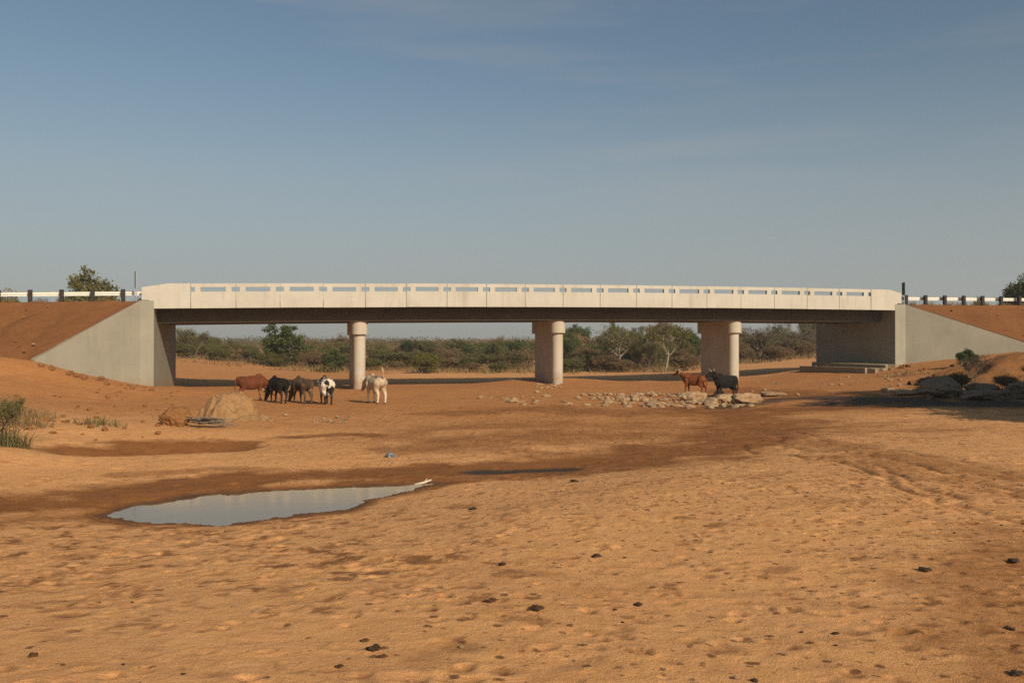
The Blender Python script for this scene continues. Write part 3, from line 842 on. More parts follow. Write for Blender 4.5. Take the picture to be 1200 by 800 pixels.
# stone and concrete apron under the right abutment
def slab(name, px0, px1, s0, s1, y0, y1, z0, z1, label, seed):
    r_ = random.Random(seed); pts = []
    n = 26
    for k in range(n + 1): pts.append((s0 + (s1 - s0) * k / n, y0 + r_.uniform(-0.3, 0.3)))
    for k in range(n + 1): pts.append((s1 - (s1 - s0) * k / n, y1 + r_.uniform(-0.1, 0.1)))
    m = len(pts); mb = MB()
    mb.add([BWz(a, b_, z0) for a, b_ in pts] + [BWz(a + r_.uniform(-.04, .04), b_ + r_.uniform(-.04, .04), z1 + r_.uniform(-0.07, 0.02)) for a, b_ in pts],
           [tuple(range(m - 1, -1, -1)), tuple(range(m, 2 * m))] + [(i, (i + 1) % m, m + (i + 1) % m, m + i) for i in range(m)])
    c = BWz((s0 + s1) / 2, (y0 + y1) / 2, z0)
    tag(mb.build(name, M_SLAB, origin=c), label, 'apron slab')
za = EYE - 1.16
slab('apron_slab', 0, 0, S1 - 1.6, S1 + 4.5, -1.0, 6.5, za - 0.8, za + 0.05, 'upper pale concrete apron at the foot of the right abutment', 1)
slab('apron_slab', 0, 0, S1 - 3.2, S1 + 0.2, -1.8, 5.5, za - 1.0, za - 0.17, 'lower broken concrete apron step below the right abutment', 2)

# ------------------------------------------------------------------ rocks
def rock_mesh(seed, flat=0.6, sub=4, rough=0.32):
    bm = bmesh.new(); bmesh.ops.create_icosphere(bm, subdivisions=sub, radius=0.5)
    r_ = random.Random(seed)
    planes = [(Vector((r_.gauss(0, 1), r_.gauss(0, 1), r_.gauss(0, 1))).normalized(), r_.uniform(0.28, 0.44)) for _ in range(9)]
    o3 = Vector((r_.uniform(0, 50), r_.uniform(0, 50), r_.uniform(0, 50)))
    from mathutils import noise as mn
    for v in bm.verts:
        for nrm, dd in planes:
            e = v.co.dot(nrm) - dd
            if e > 0: v.co -= nrm * e * 0.9
        v.co += v.co.normalized() * (mn.fractal(v.co * 3.4 + o3, 0.7, 2.1, 6) * rough * 0.3)
        v.co.z *= flat
    zmin = min(v.co.z for v in bm.verts)
    for v in bm.verts: v.co.z -= zmin + 0.12 * flat
    me = bpy.data.meshes.new('rock'); bm.to_mesh(me); bm.free()
    return me
ROCKS = [rock_mesh(i, f) for i, f in enumerate((0.62, 0.5, 0.7, 0.42, 0.58, 0.35))]
for m_ in ROCKS: m_.materials.append(M_ROCK)
ROCKG = []
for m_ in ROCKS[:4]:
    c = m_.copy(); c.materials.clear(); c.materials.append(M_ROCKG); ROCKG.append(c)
EARTHR = []
for m_ in ROCKS[:4]:
    c = m_.copy(); c.materials.clear(); c.materials.append(M_HEAPB); EARTHR.append(c)
def rock(me, px, py, size, label, group=None, rz=None, sx=1.0, sy=1.0, sz=1.0, sink=0.0, name='rock', xy=None, cat='rock', tilt=0):
    x, y = xy if xy else G(px, py)
    o = bpy.data.objects.new(name, me); COL.objects.link(o)
    o.location = (x, y, HZ(x, y) - (sink + 0.02) * size)
    o.rotation_euler = (tilt, 0, rz if rz is not None else rnd.uniform(0, 6.28)); o.scale = (size * sx, size * sy, size * sz)
    return tag(o, label, cat, group)
RG = 'pale stones scattered in the heap on the riverbed'
rock(ROCKS[1], 812, 470.5, 0.95, 'broad flat pale rock on the stone heap below the red cow', rz=0.2, sx=1.25)
rock(ROCKS[2], 848, 474, 0.9, 'largest pinkish boulder in the stone heap below the black cow', rz=0.5, sx=1.2, sz=0.85)
rock(ROCKS[4], 834, 475, 0.65, 'blunt pale boulder leaning on the left of the largest boulder', rz=1.0)
rock(ROCKS[3], 876, 473.5, 1.05, 'long pale slab of rock at the right end of the stone heap', rz=0.05, sx=1.15, sy=0.7, sz=1.15)
rock(ROCKS[5], 906, 464, 1.1, 'thin flat rock lying alone right of the stone heap', rz=0.1, sx=1.1, sz=0.6)
rock(ROCKS[5], 768, 476, 1.0, 'flat pale rock at the front of the stone heap', rz=0.0, sz=0.8)
for k in range(200):
    a = rnd.random()
    px = 700 + 150 * a + rnd.gauss(0, 18) if k < 172 else rnd.uniform(560, 720)
    py = 463 + 9 * a * 0.4 + rnd.uniform(-3, 13)
    rock(rnd.choice(ROCKS), px, py, rnd.choice((0.16, 0.2, 0.25, 0.32, 0.4, 0.52)) * (0.8 + 0.3 * a), sz=rnd.uniform(0.55, 1.0), sink=rnd.uniform(0, 0.07), label='pale rough stone lying among others in the loose heap left of the black cow' if k < 172 else 'small stone on the brown riverbed in front of the middle pier', group=RG if k < 172 else 'small stones before the middle pier')
for k in range(34):
    rock(rnd.choice(ROCKG + ROCKS), rnd.uniform(368, 410), rnd.uniform(488, 495.5), rnd.uniform(0.05, 0.13), 'small brown stone in the low patch of stones in front of the cattle', 'stones in front of the cattle')
for k in range(34):
    rock(rnd.choice(ROCKG + ROCKS), rnd.uniform(880, 1060), rnd.uniform(440, 466), rnd.uniform(0.08, 0.24), 'small stone on the slope below the right abutment', 'stones below the right abutment')
for k in range(22):
    x, y = BWz(0, 0, 0).xy
    rock(rnd.choice(ROCKS), rnd.uniform(628, 662), rnd.uniform(450.5, 455.5), rnd.uniform(0.1, 0.24), 'rubble stone at the foot of the middle pier', 'rubble at the middle pier')
rock(ROCKS[0], 335, 487, 0.16, 'single white pebble on the sand in front of the brown cow', name='pebble', cat='pebble')
for left in (True, False):
    s_, sg, k0, kt, tt, topz, toez = WINGS['left' if left else 'right']
    for k in range(34):
        t_ = rnd.uniform(0.3, 4.2); kk = k0 + (kt - k0) * t_ / tt + rnd.uniform(0.5, 9 if left else 16)
        p_ = BWz(s_ + sg * kk, -0.03 - t_, shoulder_z(kk, left) - (topz - toez) / tt * t_ - 0.02)
        o = bpy.data.objects.new('stone', rnd.choice(ROCKS)); COL.objects.link(o); o.location = p_; o.scale = (rnd.uniform(0.06, 0.2),) * 3; o.rotation_euler = (0, 0, rnd.uniform(0, 6))
        o.data = o.data if rnd.random() < 0.25 else rnd.choice(EARTHR)
        tag(o, 'small stone or clod on the red %s embankment slope' % ('left' if left else 'right'), 'stone', 'stones on the %s embankment slope' % ('left' if left else 'right'))
for k in range(40):
    f_ = rnd.random(); px_ = 48 + 130 * f_; py_ = np.interp(px_, [40, 100, 150, 182], [424, 441, 451.5, 455.5]) + rnd.uniform(0, 5)
    rock(rnd.choice(EARTHR), px_, py_, rnd.uniform(0.08, 0.3), 'brown earth clod at the foot of the left wing wall', 'earth clods at the left wing wall', name='earth_clod', cat='clod')
for k in range(30):
    rock(rnd.choice(EARTHR), rnd.uniform(1052, 1165), rnd.uniform(428, 436), rnd.uniform(0.1, 0.34), 'brown earth clod at the foot of the right wing wall', 'earth clods at the right wing wall', name='earth_clod', cat='clod')
for k in range(70):
    rock(rnd.choice(EARTHR), rnd.uniform(0, 210), rnd.uniform(455, 515), rnd.uniform(0.05, 0.2), 'small brown clod on the trodden left bank', 'clods on the left bank', name='earth_clod', cat='clod')
# right-hand boulders in the shade
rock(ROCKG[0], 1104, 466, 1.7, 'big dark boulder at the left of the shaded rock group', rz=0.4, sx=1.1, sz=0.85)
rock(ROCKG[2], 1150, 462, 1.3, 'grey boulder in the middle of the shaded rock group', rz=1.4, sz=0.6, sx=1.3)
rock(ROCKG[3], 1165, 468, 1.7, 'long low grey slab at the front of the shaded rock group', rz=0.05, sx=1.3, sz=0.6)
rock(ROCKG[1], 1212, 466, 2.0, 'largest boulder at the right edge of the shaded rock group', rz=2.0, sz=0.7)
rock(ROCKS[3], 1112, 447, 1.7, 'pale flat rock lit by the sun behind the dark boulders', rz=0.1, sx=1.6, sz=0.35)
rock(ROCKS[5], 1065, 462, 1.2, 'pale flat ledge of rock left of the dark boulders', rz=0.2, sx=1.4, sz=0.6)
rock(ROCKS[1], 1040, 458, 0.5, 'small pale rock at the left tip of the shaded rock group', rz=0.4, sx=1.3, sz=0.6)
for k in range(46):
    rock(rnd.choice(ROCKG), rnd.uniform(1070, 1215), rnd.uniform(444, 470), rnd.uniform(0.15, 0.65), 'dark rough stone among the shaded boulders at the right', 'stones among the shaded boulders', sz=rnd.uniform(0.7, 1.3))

# sand heaps
def heap(px, py, w, d, h, label, seed, mat=None, nm='sand_heap', ct='sand heap', xy=None):
    x, y = xy or G(px, py); n = 60
    mb = MB(); z0 = HZ(x, y)
    for i in range(n + 1):
        for j in range(n + 1):
            u = -1.25 + 2.5 * i / n; v = -1.25 + 2.5 * j / n
            r_ = math.hypot(u, v)
            ang = float(fbm(np.array([u * 1.6 + seed]), np.array([v * 1.6]), 3, seed)[0] - 0.5)
            hh = h * max(0.0, 1 - max(0, r_ + ang * 1.15)) ** 0.75
            hh += (float(fbm(np.array([u * 5.0]), np.array([v * 5.0 + seed]), 5, 3, 0.62)[0]) - 0.5) * 0.3 * h * (1 if hh > 0 else 0)
            X = x + u * w / 2; Y = y + v * d / 2
            mb.v.append((X, Y, HZ(X, Y) - 0.1 + hh))
    for i in range(n):
        for j in range(n):
            a = i * (n + 1) + j; mb.f.append((a, a + n + 1, a + n + 2, a + 1))
    tag(mb.build(nm, mat or M_HEAP, origin=(x, y, z0), smooth=True), label, ct)
heap(270, 489, 1.75, 2.0, 0.95, 'tall pale heap of gravelly sand in front of the red-brown cow', 3)
rock(EARTHR[2], 207, 499, 0.95, 'brown rounded boulder half sunk in the sand left of the brushwood', rz=0.6, sx=1.0, sz=1.25, sink=0.12)
rock(ROCKS[0], 258, 489, 0.5, 'pale blunt rock sticking out of the left foot of the tall sand heap', rz=1.1, sz=0.9)
heap(296, 491, 1.6, 1.3, 0.26, 'low spread of sand at the right foot of the tall heap', 12)
heap(388, 493, 1.9, 1.3, 0.12, 'low gravelly swelling of sand in front of the cattle', 19, M_HEAPB, 'gravel_mound', 'gravel mound')
heap(0, 0, 7.5, 5.0, 1.25, 'brown earth mound with dry grass at the right edge behind the boulders', 15, M_HEAPB, 'earth_mound', 'earth mound', xy=(22.5, 39.0))

# ------------------------------------------------------------------ trees, shrubs, grass
def set_shade(me, vals):
    a = me.attributes.new('shade', 'FLOAT', 'POINT'); a.data.foreach_set('value', np.asarray(vals, np.float32))
def grow(seed, height, levels, nbranch, spread, r0, up=0.35, stems=1, first=0.25, ratio=0.68, jit_=0.25):
    """Recursive branching; returns tubes and terminal points."""
    r_ = random.Random(seed); tubes = []; tips = []
    def go(p, d, ln, rad, lv):
        n = 3; pts = [p]; q = p.copy(); dd = d.copy()
        for i in range(n):
            dd = (dd + Vector((r_.gauss(0, jit_), r_.gauss(0, jit_), r_.gauss(0, jit_ * 0.6)))*0.5 + Vector((0, 0, up * 0.15))).normalized()
            q = q + dd * ln / n; pts.append(q.copy())
        tubes.append((pts, [rad * (1 - 0.45 * i / n) for i in range(n + 1)], lv))
        if lv == 0: tips.append((q, rad)); return
        if lv <= 1: tips.append((pts[2], rad))
        for k in range(nbranch):
            az = 2 * math.pi * (k + r_.random()) / nbranch
            side = Vector((math.cos(az), math.sin(az), 0))
            nd_ = (dd * r_.uniform(0.45, 0.9) + side * spread * r_.uniform(0.6, 1.2) + Vector((0, 0, up * r_.uniform(0.2, 1)))).normalized()
            st = pts[-1] if (k < 2 or lv == levels) else pts[2]
            go(st, nd_, ln * ratio * r_.uniform(0.75, 1.2), rad * 0.55, lv - 1)
    for k in range(stems):
        az = 2 * math.pi * (k + r_.random()) / stems
        d0 = Vector((math.cos(az) * (0.55 if stems > 1 else 0.08), math.sin(az) * (0.55 if stems > 1 else 0.08), 1)).normalized()
        go(Vector((math.cos(az) * 0.1 * (stems > 1), math.sin(az) * 0.1 * (stems > 1), -0.15)), d0, height * first, r0, levels)
    return tubes, tips
def tree_kind(name, seed, height, levels, nbranch, spread, r0, leaf, leaves_per, leaf_size, cl_r, bark=None, stems=1, first=0.3, up=0.35, flatten=0.8, ratio=0.68, fit=None, twig=0.0, skirt=0, ball=0):
    """Builds the meshes of one kind: (trunk mesh, crown mesh). Base at the origin."""
    tubes, tips = grow(seed, height, levels, nbranch, spread, r0, up, stems, first, ratio)
    nr = np.random.default_rng(seed)
    if fit:   # scale so that the crown fills width x height
        T = np.array([t[0] for t in tips]); 
        sx = fit[0] / max(1e-3, (T[:, 0].max() - T[:, 0].min() + cl_r)); sy = fit[0] / max(1e-3, (T[:, 1].max() - T[:, 1].min() + cl_r)); sz = fit[1] / (T[:, 2].max() + cl_r * 0.6)
        cx = (T[:, 0].max() + T[:, 0].min()) / 2; cy = (T[:, 1].max() + T[:, 1].min()) / 2
        def f(p):
            w_ = min(1, max(0, p.z / max(0.1, T[:, 2].max() * 0.5)))
            return Vector(((p.x - cx * w_) * sx, (p.y - cy * w_) * sy, p.z * sz))
        tubes = [([f(p) for p in ps], rs, lv) for ps, rs, lv in tubes]; tips = [(f(p), r) for p, r in tips]
    tm = MB()
    for ps, rs, lv in tubes:
        if lv == 0 and twig == 0: continue
        tm.tube(ps, [max(r, 0.012 + twig) for r in rs], 6 if lv >= levels - 1 else 4, caps=False)
    tme = bpy.data.meshes.new('trunk'); tme.from_pydata([tuple(v) for v in tm.v], [], tm.f); tme.polygons.foreach_set('use_smooth', [True] * len(tme.polygons)); tme.materials.append(bark or M_BARK)
    C = np.array([t[0] for t in tips])
    if ball:
        v_ = nr.normal(size=(ball, 3)); v_ /= np.linalg.norm(v_, axis=1)[:, None]; v_ *= (nr.random(ball) ** 0.4)[:, None] * nr.uniform(0.85, 1.12, ball)[:, None]
        C = np.array([0, 0, fit[1] * 0.56]) + v_ * np.array([fit[0] * 0.5 - cl_r * 0.7, fit[0] * 0.5 - cl_r * 0.7, fit[1] * 0.44 - cl_r * 0.4])
    if skirt:
        hw = C[:, 2].max(); wx = np.abs(C[:, 0]).max(); wy = np.abs(C[:, 1]).max()
        an = nr.uniform(0, 6.283, skirt); rr = nr.uniform(0.3, 1.0, skirt) ** 0.6; zz = nr.uniform(0.06, 0.8, skirt)
        k_ = np.sqrt(np.clip(1 - (zz - 0.25) ** 2 / 0.75, 0.1, 1))
        C = np.concatenate([C, np.stack([np.cos(an) * rr * wx * k_, np.sin(an) * rr * wy * k_, zz * hw], 1)])
    n = len(C) * leaves_per
    ci = np.repeat(np.arange(len(C)), leaves_per)
    v = nr.normal(size=(n, 3)); v /= np.linalg.norm(v, axis=1)[:, None]
    rad = nr.random(n) ** 0.5
    csz = (nr.uniform(0.6, 1.35, len(C)) * cl_r)[ci]
    pos = C[ci] + v * (rad * csz)[:, None] * np.array([1, 1, flatten])
    keep = pos[:, 2] > 0.05
    pos = pos[keep]; ci = ci[keep]; n = len(pos)
    a = nr.normal(size=(n, 3)); a /= np.linalg.norm(a, axis=1)[:, None]
    b_ = np.cross(a, nr.normal(size=(n, 3))); b_ /= np.linalg.norm(b_, axis=1)[:, None]
    s_ = leaf_size * nr.uniform(0.55, 1.3, n)
    P = np.empty((n, 4, 3))
    P[:, 0] = pos - a * s_[:, None]; P[:, 2] = pos + a * s_[:, None]
    P[:, 1] = pos + b_ * (s_ * 0.45)[:, None]; P[:, 3] = pos - b_ * (s_ * 0.45)[:, None]
    me = bpy.data.meshes.new('crown')
    me.vertices.add(4 * n); me.vertices.foreach_set('co', P.ravel())
    me.loops.add(4 * n); me.loops.foreach_set('vertex_index', np.arange(4 * n, dtype=np.int32))
    me.polygons.add(n); me.polygons.foreach_set('loop_start', np.arange(0, 4 * n, 4, dtype=np.int32))
    me.update(calc_edges=True)
    cs = nr.random(len(C))
    set_shade(me, np.repeat(np.clip(cs[ci] * 0.65 + nr.random(n) * 0.45, 0, 1), 4))
    me.materials.append(M_LEAF[leaf])
    return tme, me
def plant(name, kind, x, y, label, cat, group=None, rz=None, s=1.0, sz=1.0, z=None):
    z = HZ(x, y) if z is None else z
    t = empty(name, (x, y, z), label, cat, group, rnd.uniform(0, 6.28) if rz is None else rz)
    t.scale = (s, s, s * sz)
    for nm, me in (('trunk', kind[0]), ('crown', kind[1])):
        o = bpy.data.objects.new(nm, me); COL.objects.link(o); o.parent = t
    return t
K = {}
K['round'] = tree_kind('round', 1, 5, 4, 3, 0.8, 0.16, 'green', 80, 0.15, 0.55, fit=(5.2, 5.6), first=0.2, stems=3, ball=80)
K['round2'] = tree_kind('round2', 2, 5, 4, 3, 0.8, 0.15, 'dark', 80, 0.15, 0.55, fit=(5.0, 5.0), first=0.22, stems=2, ball=80)
K['shrubg'] = tree_kind('shrubg', 3, 3, 3, 4, 0.9, 0.08, 'green', 46, 0.10, 0.36, fit=(3.4, 3.3), first=0.25, stems=5, skirt=45)
K['shrubo'] = tree_kind('shrubo', 4, 3, 3, 4, 0.9, 0.07, 'olive', 60, 0.10, 0.42, fit=(4.2, 3.4), first=0.25, stems=5, skirt=60)
K['shrubo2'] = tree_kind('shrubo2', 14, 3, 3, 4, 0.9, 0.07, 'olive', 42, 0.10, 0.46, fit=(4.8, 4.2), first=0.25, stems=4, skirt=60)
K['shruby'] = tree_kind('shruby', 5, 3, 3, 4, 0.9, 0.06, 'yellow', 42, 0.09, 0.36, fit=(3.6, 2.9), first=0.2, stems=6, skirt=50)
K['shrubb'] = tree_kind('shrubb', 6, 3, 3, 4, 0.8, 0.05, 'brown', 36, 0.08, 0.4, fit=(3.8, 2.7), first=0.25, stems=6, twig=0.004, skirt=60)
K['shrubb2'] = tree_kind('shrubb2', 16, 3, 3, 4, 0.8, 0.05, 'brown', 26, 0.08, 0.42, fit=(4.4, 3.6), first=0.25, stems=6, twig=0.004, skirt=60)
K['bare'] = tree_kind('bare', 7, 6, 4, 3, 0.7, 0.13, 'grey', 9, 0.10, 0.45, fit=(5.0, 6.2), first=0.25, stems=2, twig=0.004)
K['bare2'] = tree_kind('bare2', 17, 6, 4, 3, 0.75, 0.12, 'olive', 13, 0.10, 0.45, fit=(5.6, 5.6), first=0.22, stems=3, twig=0.004, skirt=14)
K['pale'] = tree_kind('pale', 8, 7, 4, 3, 0.7, 0.17, 'olive', 18, 0.11, 0.5, bark=M_PALEBARK, fit=(5.6, 7.2), first=0.33, stems=2, twig=0.004)
K['pale2'] = tree_kind('pale2', 18, 7, 4, 3, 0.7, 0.16, 'olive', 26, 0.11, 0.5, bark=M_PALEBARK, fit=(4.8, 7.0), first=0.36, stems=1, twig=0.004)
K['dense'] = tree_kind('dense', 9, 6, 4, 3, 0.8, 0.16, 'green', 60, 0.12, 0.55, fit=(6.6, 5.6), first=0.2, stems=3, skirt=60)
K['roundo'] = tree_kind('roundo', 21, 5, 4, 3, 0.8, 0.16, 'olive', 75, 0.15, 0.6, fit=(5.2, 5.6), first=0.2, stems=3, ball=85)
K['oliv'] = tree_kind('oliv', 10, 6, 4, 3, 0.8, 0.16, 'olive', 42, 0.12, 0.55, fit=(6.4, 5.4), first=0.24, stems=2, skirt=30)

def put(kind, name, px, Y, w_px, top_py, label, cat='tree', group=None, K0=(5, 5), base_py=None):
    """A tree at distance Y in the direction of column px, of the given width and reaching up to row top_py."""
    x = (px - 600) * Y / FPX
    z = HZ(x, Y)
    hgt = EYE - (top_py - HOR) * Y / FPX - z
    wid = w_px * Y / FPX
    wid = min(wid, hgt * 1.75)
    s = wid / K0[0]; return plant(name, K[kind], x, Y, label, cat, group, s=s, sz=hgt / K0[1] / s)
FIT = {'roundo': (5.2, 5.6), 'round': (5.2, 5.6), 'round2': (5, 5), 'shrubg': (3.4, 3.3), 'shrubo': (4.2, 3.4), 'shrubo2': (4.8, 4.2), 'shruby': (3.6, 2.9), 'shrubb': (3.8, 2.7), 'shrubb2': (4.4, 3.6), 'bare': (5, 6.2), 'bare2': (5.6, 5.6), 'pale': (5.6, 7.2), 'pale2': (4.8, 7.0), 'dense': (6.6, 5.6), 'oliv': (6.4, 5.4)}
def T(kind, name, px, Y, w, top, label, cat='tree', group=None): return put(kind, name, px, Y, w, top, label, cat, group, FIT[kind])
# named trees seen under and beside the bridge
T('round', 'bushy_tree', 333, 90, 66, 376, 'rounded dense green tree standing alone beyond the left span')
T('bare2', 'thorn_tree', 224, 96, 42, 381, 'grey-green straggly thorn tree beside the left abutment')
T('shrubo', 'shrub', 214, 92, 34, 400, 'dark olive shrub against the left abutment', 'shrub')
T('shrubg', 'shrub', 391, 82, 30, 406, 'bright green leafy shrub left of the first pier', 'shrub')
T('round2', 'bushy_tree', 479, 128, 26, 396, 'small dark round-headed tree right of the first pier')
T('shruby', 'shrub', 498, 79, 36, 411, 'yellow-green shrub at the edge of the sand right of the first pier', 'shrub')
T('dense', 'bushy_tree', 560, 118, 52, 401, 'broad green bushy tree left of the middle of the second span')
T('dense', 'bushy_tree', 604, 112, 54, 396, 'broad deep green bushy tree just left of the middle pier')
T('oliv', 'bushy_tree', 628, 116, 40, 392, 'olive tree partly behind the middle pier')
T('pale', 'pale_trunked_tree', 722, 83, 62, 380, 'tall tree with two pale trunks right of the middle pier')
T('pale2', 'pale_trunked_tree', 779, 81, 54, 380, 'tall tree with one straight pale trunk left of the right pier')
T('oliv', 'bushy_tree', 752, 110, 48, 379, 'olive tree between the two pale-trunked trees')
T('dense', 'bushy_tree', 806, 106, 40, 382, 'green tree behind the right pier')
T('shrubg', 'shrub', 668, 84, 26, 422, 'low bright green shrub right of the middle pier', 'shrub')
T('shruby', 'shrub', 702, 86, 34, 426, 'low yellow-green shrub on the far bank below the pale trunks', 'shrub')
T('bare', 'bare_tree', 890, 100, 40, 380, 'leafless grey tree right of the right pier')
T('bare2', 'bare_tree', 915, 108, 36, 380, 'grey-green thin tree in the middle of the right span')
T('bare', 'bare_tree', 948, 112, 40, 382, 'leafless grey tree beside the right abutment')
T('shrubo2', 'thicket_shrub', 446, 104, 44, 405, 'tall olive shrub just right of the first pier', 'shrub')
T('oliv', 'bushy_tree', 522, 122, 50, 403, 'olive tree in the middle of the second span', 'tree')
T('shrubo2', 'thicket_shrub', 468, 98, 40, 410, 'wide olive shrub below the small dark round-headed tree', 'shrub')
T('bare2', 'thorn_tree', 440, 118, 40, 400, 'grey-green thorn tree behind the first pier', 'tree')
T('dense', 'bushy_tree', 585, 124, 46, 398, 'green tree between the two broad ones left of the middle pier', 'tree')
# the thicket: many bushes, span by span
spans = [((208, 412), 'between the left abutment and the first pier', 88, 126, 404, 416),
         ((432, 625), 'between the first and the middle pier', 80, 140, 400, 422),
         ((660, 815), 'between the middle and the right pier', 80, 122, 386, 422),
         ((866, 962), 'between the right pier and the right abutment', 92, 128, 386, 408)]
names_ = {'shrubo': 'olive', 'shrubo2': 'olive', 'shrubb': 'dry brown', 'shrubb2': 'dry brown', 'bare': 'leafless grey', 'bare2': 'straggly grey-green', 'dense': 'deep green', 'oliv': 'olive', 'shruby': 'yellow-green'}
mixes = [('shrubo', 'shrubo2', 'shrubb', 'shrubb2', 'shrubo2', 'bare2'), ('shrubo', 'shrubb2', 'shrubb', 'dense', 'oliv', 'shrubo2', 'shrubb'), ('shrubo2', 'shrubb', 'shrubb2', 'shrubb2', 'oliv', 'dense', 'bare2'), ('shrubb', 'shrubb2', 'bare', 'bare2', 'shrubb2')]
rt = random.Random(11)
for (xr, where, y0, y1, t0, t1), mxs, cnt in zip(spans, mixes, (44, 46, 44, 30)):
    for k in range(cnt):
        kd = mxs[k % len(mxs)]
        Y = y0 + (y1 - y0) * (k + rt.random()) / cnt
        px = rt.uniform(*xr)
        f = (Y - y0) / (y1 - y0)
        top = t1 + (t0 - t1) * (f ** 0.6) + rt.uniform(-12, 5) * (0.5 + f)
        if 'bare' in kd: top -= 6
        if xr[0] == 432: top += 4 - (px - 500) * 0.045
        w_ = rt.uniform(24, 48)
        nmk = 'tree' if kd in ('bare', 'bare2', 'dense', 'oliv') else 'shrub'
        nn = {'tree': 'thicket_tree', 'shrub': 'thicket_shrub'}[nmk]
        T(kd, nn, px, Y, w_, top, '%s %s in the thicket %s' % (names_[kd], nmk, where), nmk, 'thicket %s' % where)
# far woodland behind the thicket, too distant to count
def woodland():
    nr = np.random.default_rng(31); n = 220000
    x = nr.uniform(-330, 330, n); y = nr.uniform(150, 240, n) + np.abs(x) * 0.15
    h = 0.6 + 3.2 * fbm(x * 0.09, y * 0.09, 4, 55)
    keep = fbm(x * 0.13, y * 0.13, 3, 58) > 0.3
    x, y, h = x[keep], y[keep], h[keep]; n = len(x)
    z = base_z(x, y) + far_z(x, y) + h * nr.uniform(0.03, 1, n) ** 0.6
    pos = np.stack([x, y, z], 1)
    a = nr.normal(size=(n, 3)); a /= np.linalg.norm(a, axis=1)[:, None]
    b_ = np.cross(a, nr.normal(size=(n, 3))); b_ /= np.linalg.norm(b_, axis=1)[:, None]
    s_ = nr.uniform(0.08, 0.22, n)[:, None]
    P = np.stack([pos - a * s_, pos - b_ * s_ * 0.6, pos + a * s_, pos + b_ * s_ * 0.6], 1)
    me = bpy.data.meshes.new('far_woodland')
    me.vertices.add(4 * n); me.vertices.foreach_set('co', P.ravel())
    me.loops.add(4 * n); me.loops.foreach_set('vertex_index', np.arange(4 * n, dtype=np.int32))
    me.polygons.add(n); me.polygons.foreach_set('loop_start', np.arange(0, 4 * n, 4, dtype=np.int32)); me.update(calc_edges=True)
    set_shade(me, np.repeat(np.clip(fbm(x * 0.2, y * 0.2, 2, 5) * 0.7 + nr.random(n) * 0.4, 0, 1), 4))
    me.materials.append(M_LEAF['far'])
    o = bpy.data.objects.new('far_woodland', me); COL.objects.link(o)
    tag(o, 'far olive woodland closing the view behind the thicket', 'woodland', kind='stuff')
woodland()
# trees above the road
T('roundo', 'road_tree', 106, 74, 84, 311, 'round olive tree behind the guard rail left of the bridge')
T('shrubo2', 'road_shrub', 76, 74, 26, 334, 'low olive shrub at the left foot of the round roadside tree', 'shrub')
T('shrubo', 'road_shrub', 8, 70, 40, 335, 'dark shrub behind the guard rail at the far left', 'shrub')
T('dense', 'road_tree', 1216, 80, 80, 308, 'green leafy tree beyond the road at the right edge')
T('shrubo', 'road_shrub', 1150, 95, 30, 345, 'low shrub behind the guard rail right of the bridge', 'shrub')
# shade tree outside the frame on the right, whose shadow falls over the boulders
for (dx_, dy_, s_, lb) in ((19.6, 25.7, 1.0, 'broad leafy tree on the right bank, nearest the boulders'), (21.8, 26.5, 1.2, 'tallest leafy tree on the right bank'), (24.3, 27.0, 0.9, 'leafy tree on the right bank farthest from the riverbed'), (20.5, 22.5, 0.95, 'leafy tree on the right bank in front of the tallest one'), (17.8, 20.0, 0.7, 'small leafy tree on the right bank nearest the sand')):
    plant('bank_tree', K['dense'], dx_, dy_, lb, 'tree', s=s_)

# grass and small plants
def blades(n, fx, h, wd, rs, lean=0.5):
    mb_v = []; mb_f = []; sh = []
    for i in range(n):
        x, y, z, sc = fx()
        hh = h * sc * rs.uniform(0.5, 1.2); az = rs.uniform(0, 6.28); l_ = rs.uniform(0.1, lean)
        d = Vector((math.cos(az) * l_, math.sin(az) * l_, 1)); q = Vector((-math.sin(az), math.cos(az), 0)) if rs.random() < .7 else Vector((1, 0, 0))
        p = Vector((x, y, z)); m = p + d * hh * 0.55; t = p + d * hh * 0.9 + Vector((math.cos(az), math.sin(az), 0)) * hh * l_ * 0.5
        b = len(mb_v); w = wd * rs.uniform(0.6, 1.3)
        mb_v += [p - q * w, p + q * w, m + q * w * 0.8, m - q * w * 0.8, t]
        mb_f += [(b, b + 1, b + 2, b + 3), (b + 3, b + 2, b + 4)]
        s_ = rs.random(); sh += [s_] * 5
    return mb_v, mb_f, sh
def blade_obj(name, data, mat, origin, parent=None):
    v, f, sh = data; me = bpy.data.meshes.new(name); o_ = Vector(origin)
    me.from_pydata([tuple(Vector(p) - o_) for p in v], [], f); set_shade(me, sh); me.materials.append(mat)
    o = bpy.data.objects.new(name, me); COL.objects.link(o)
    if parent: o.parent = parent
    else: o.location = o_
    return o
rs = random.Random(4)
def far_fringe():
    while True:
        Y = rs.uniform(74, 118); px = rs.uniform(200, 975); x = (px - 600) * Y / FPX
        lim = np.interp(px, [200, 330, 430, 560, 600, 660, 700, 780, 860, 975], [84, 82, 80, 77, 76, 76, 78, 79, 86, 92])
        if Y > lim and fbm(np.array([x * 0.35]), np.array([Y * 0.35]), 3, 19)[0] > 0.42: return x, Y, HZ(x, Y) - 0.02, rs.choice((0.5, 1, 1, 1.4))
o = blade_obj('dry_grass', blades(16000, far_fringe, 0.42, 0.03, rs, 0.9), M_LEAF['straw'], (0, 90, 0))
tag(o, 'dry straw grass fringe along the far river bank below the thicket', 'grass', kind='stuff')
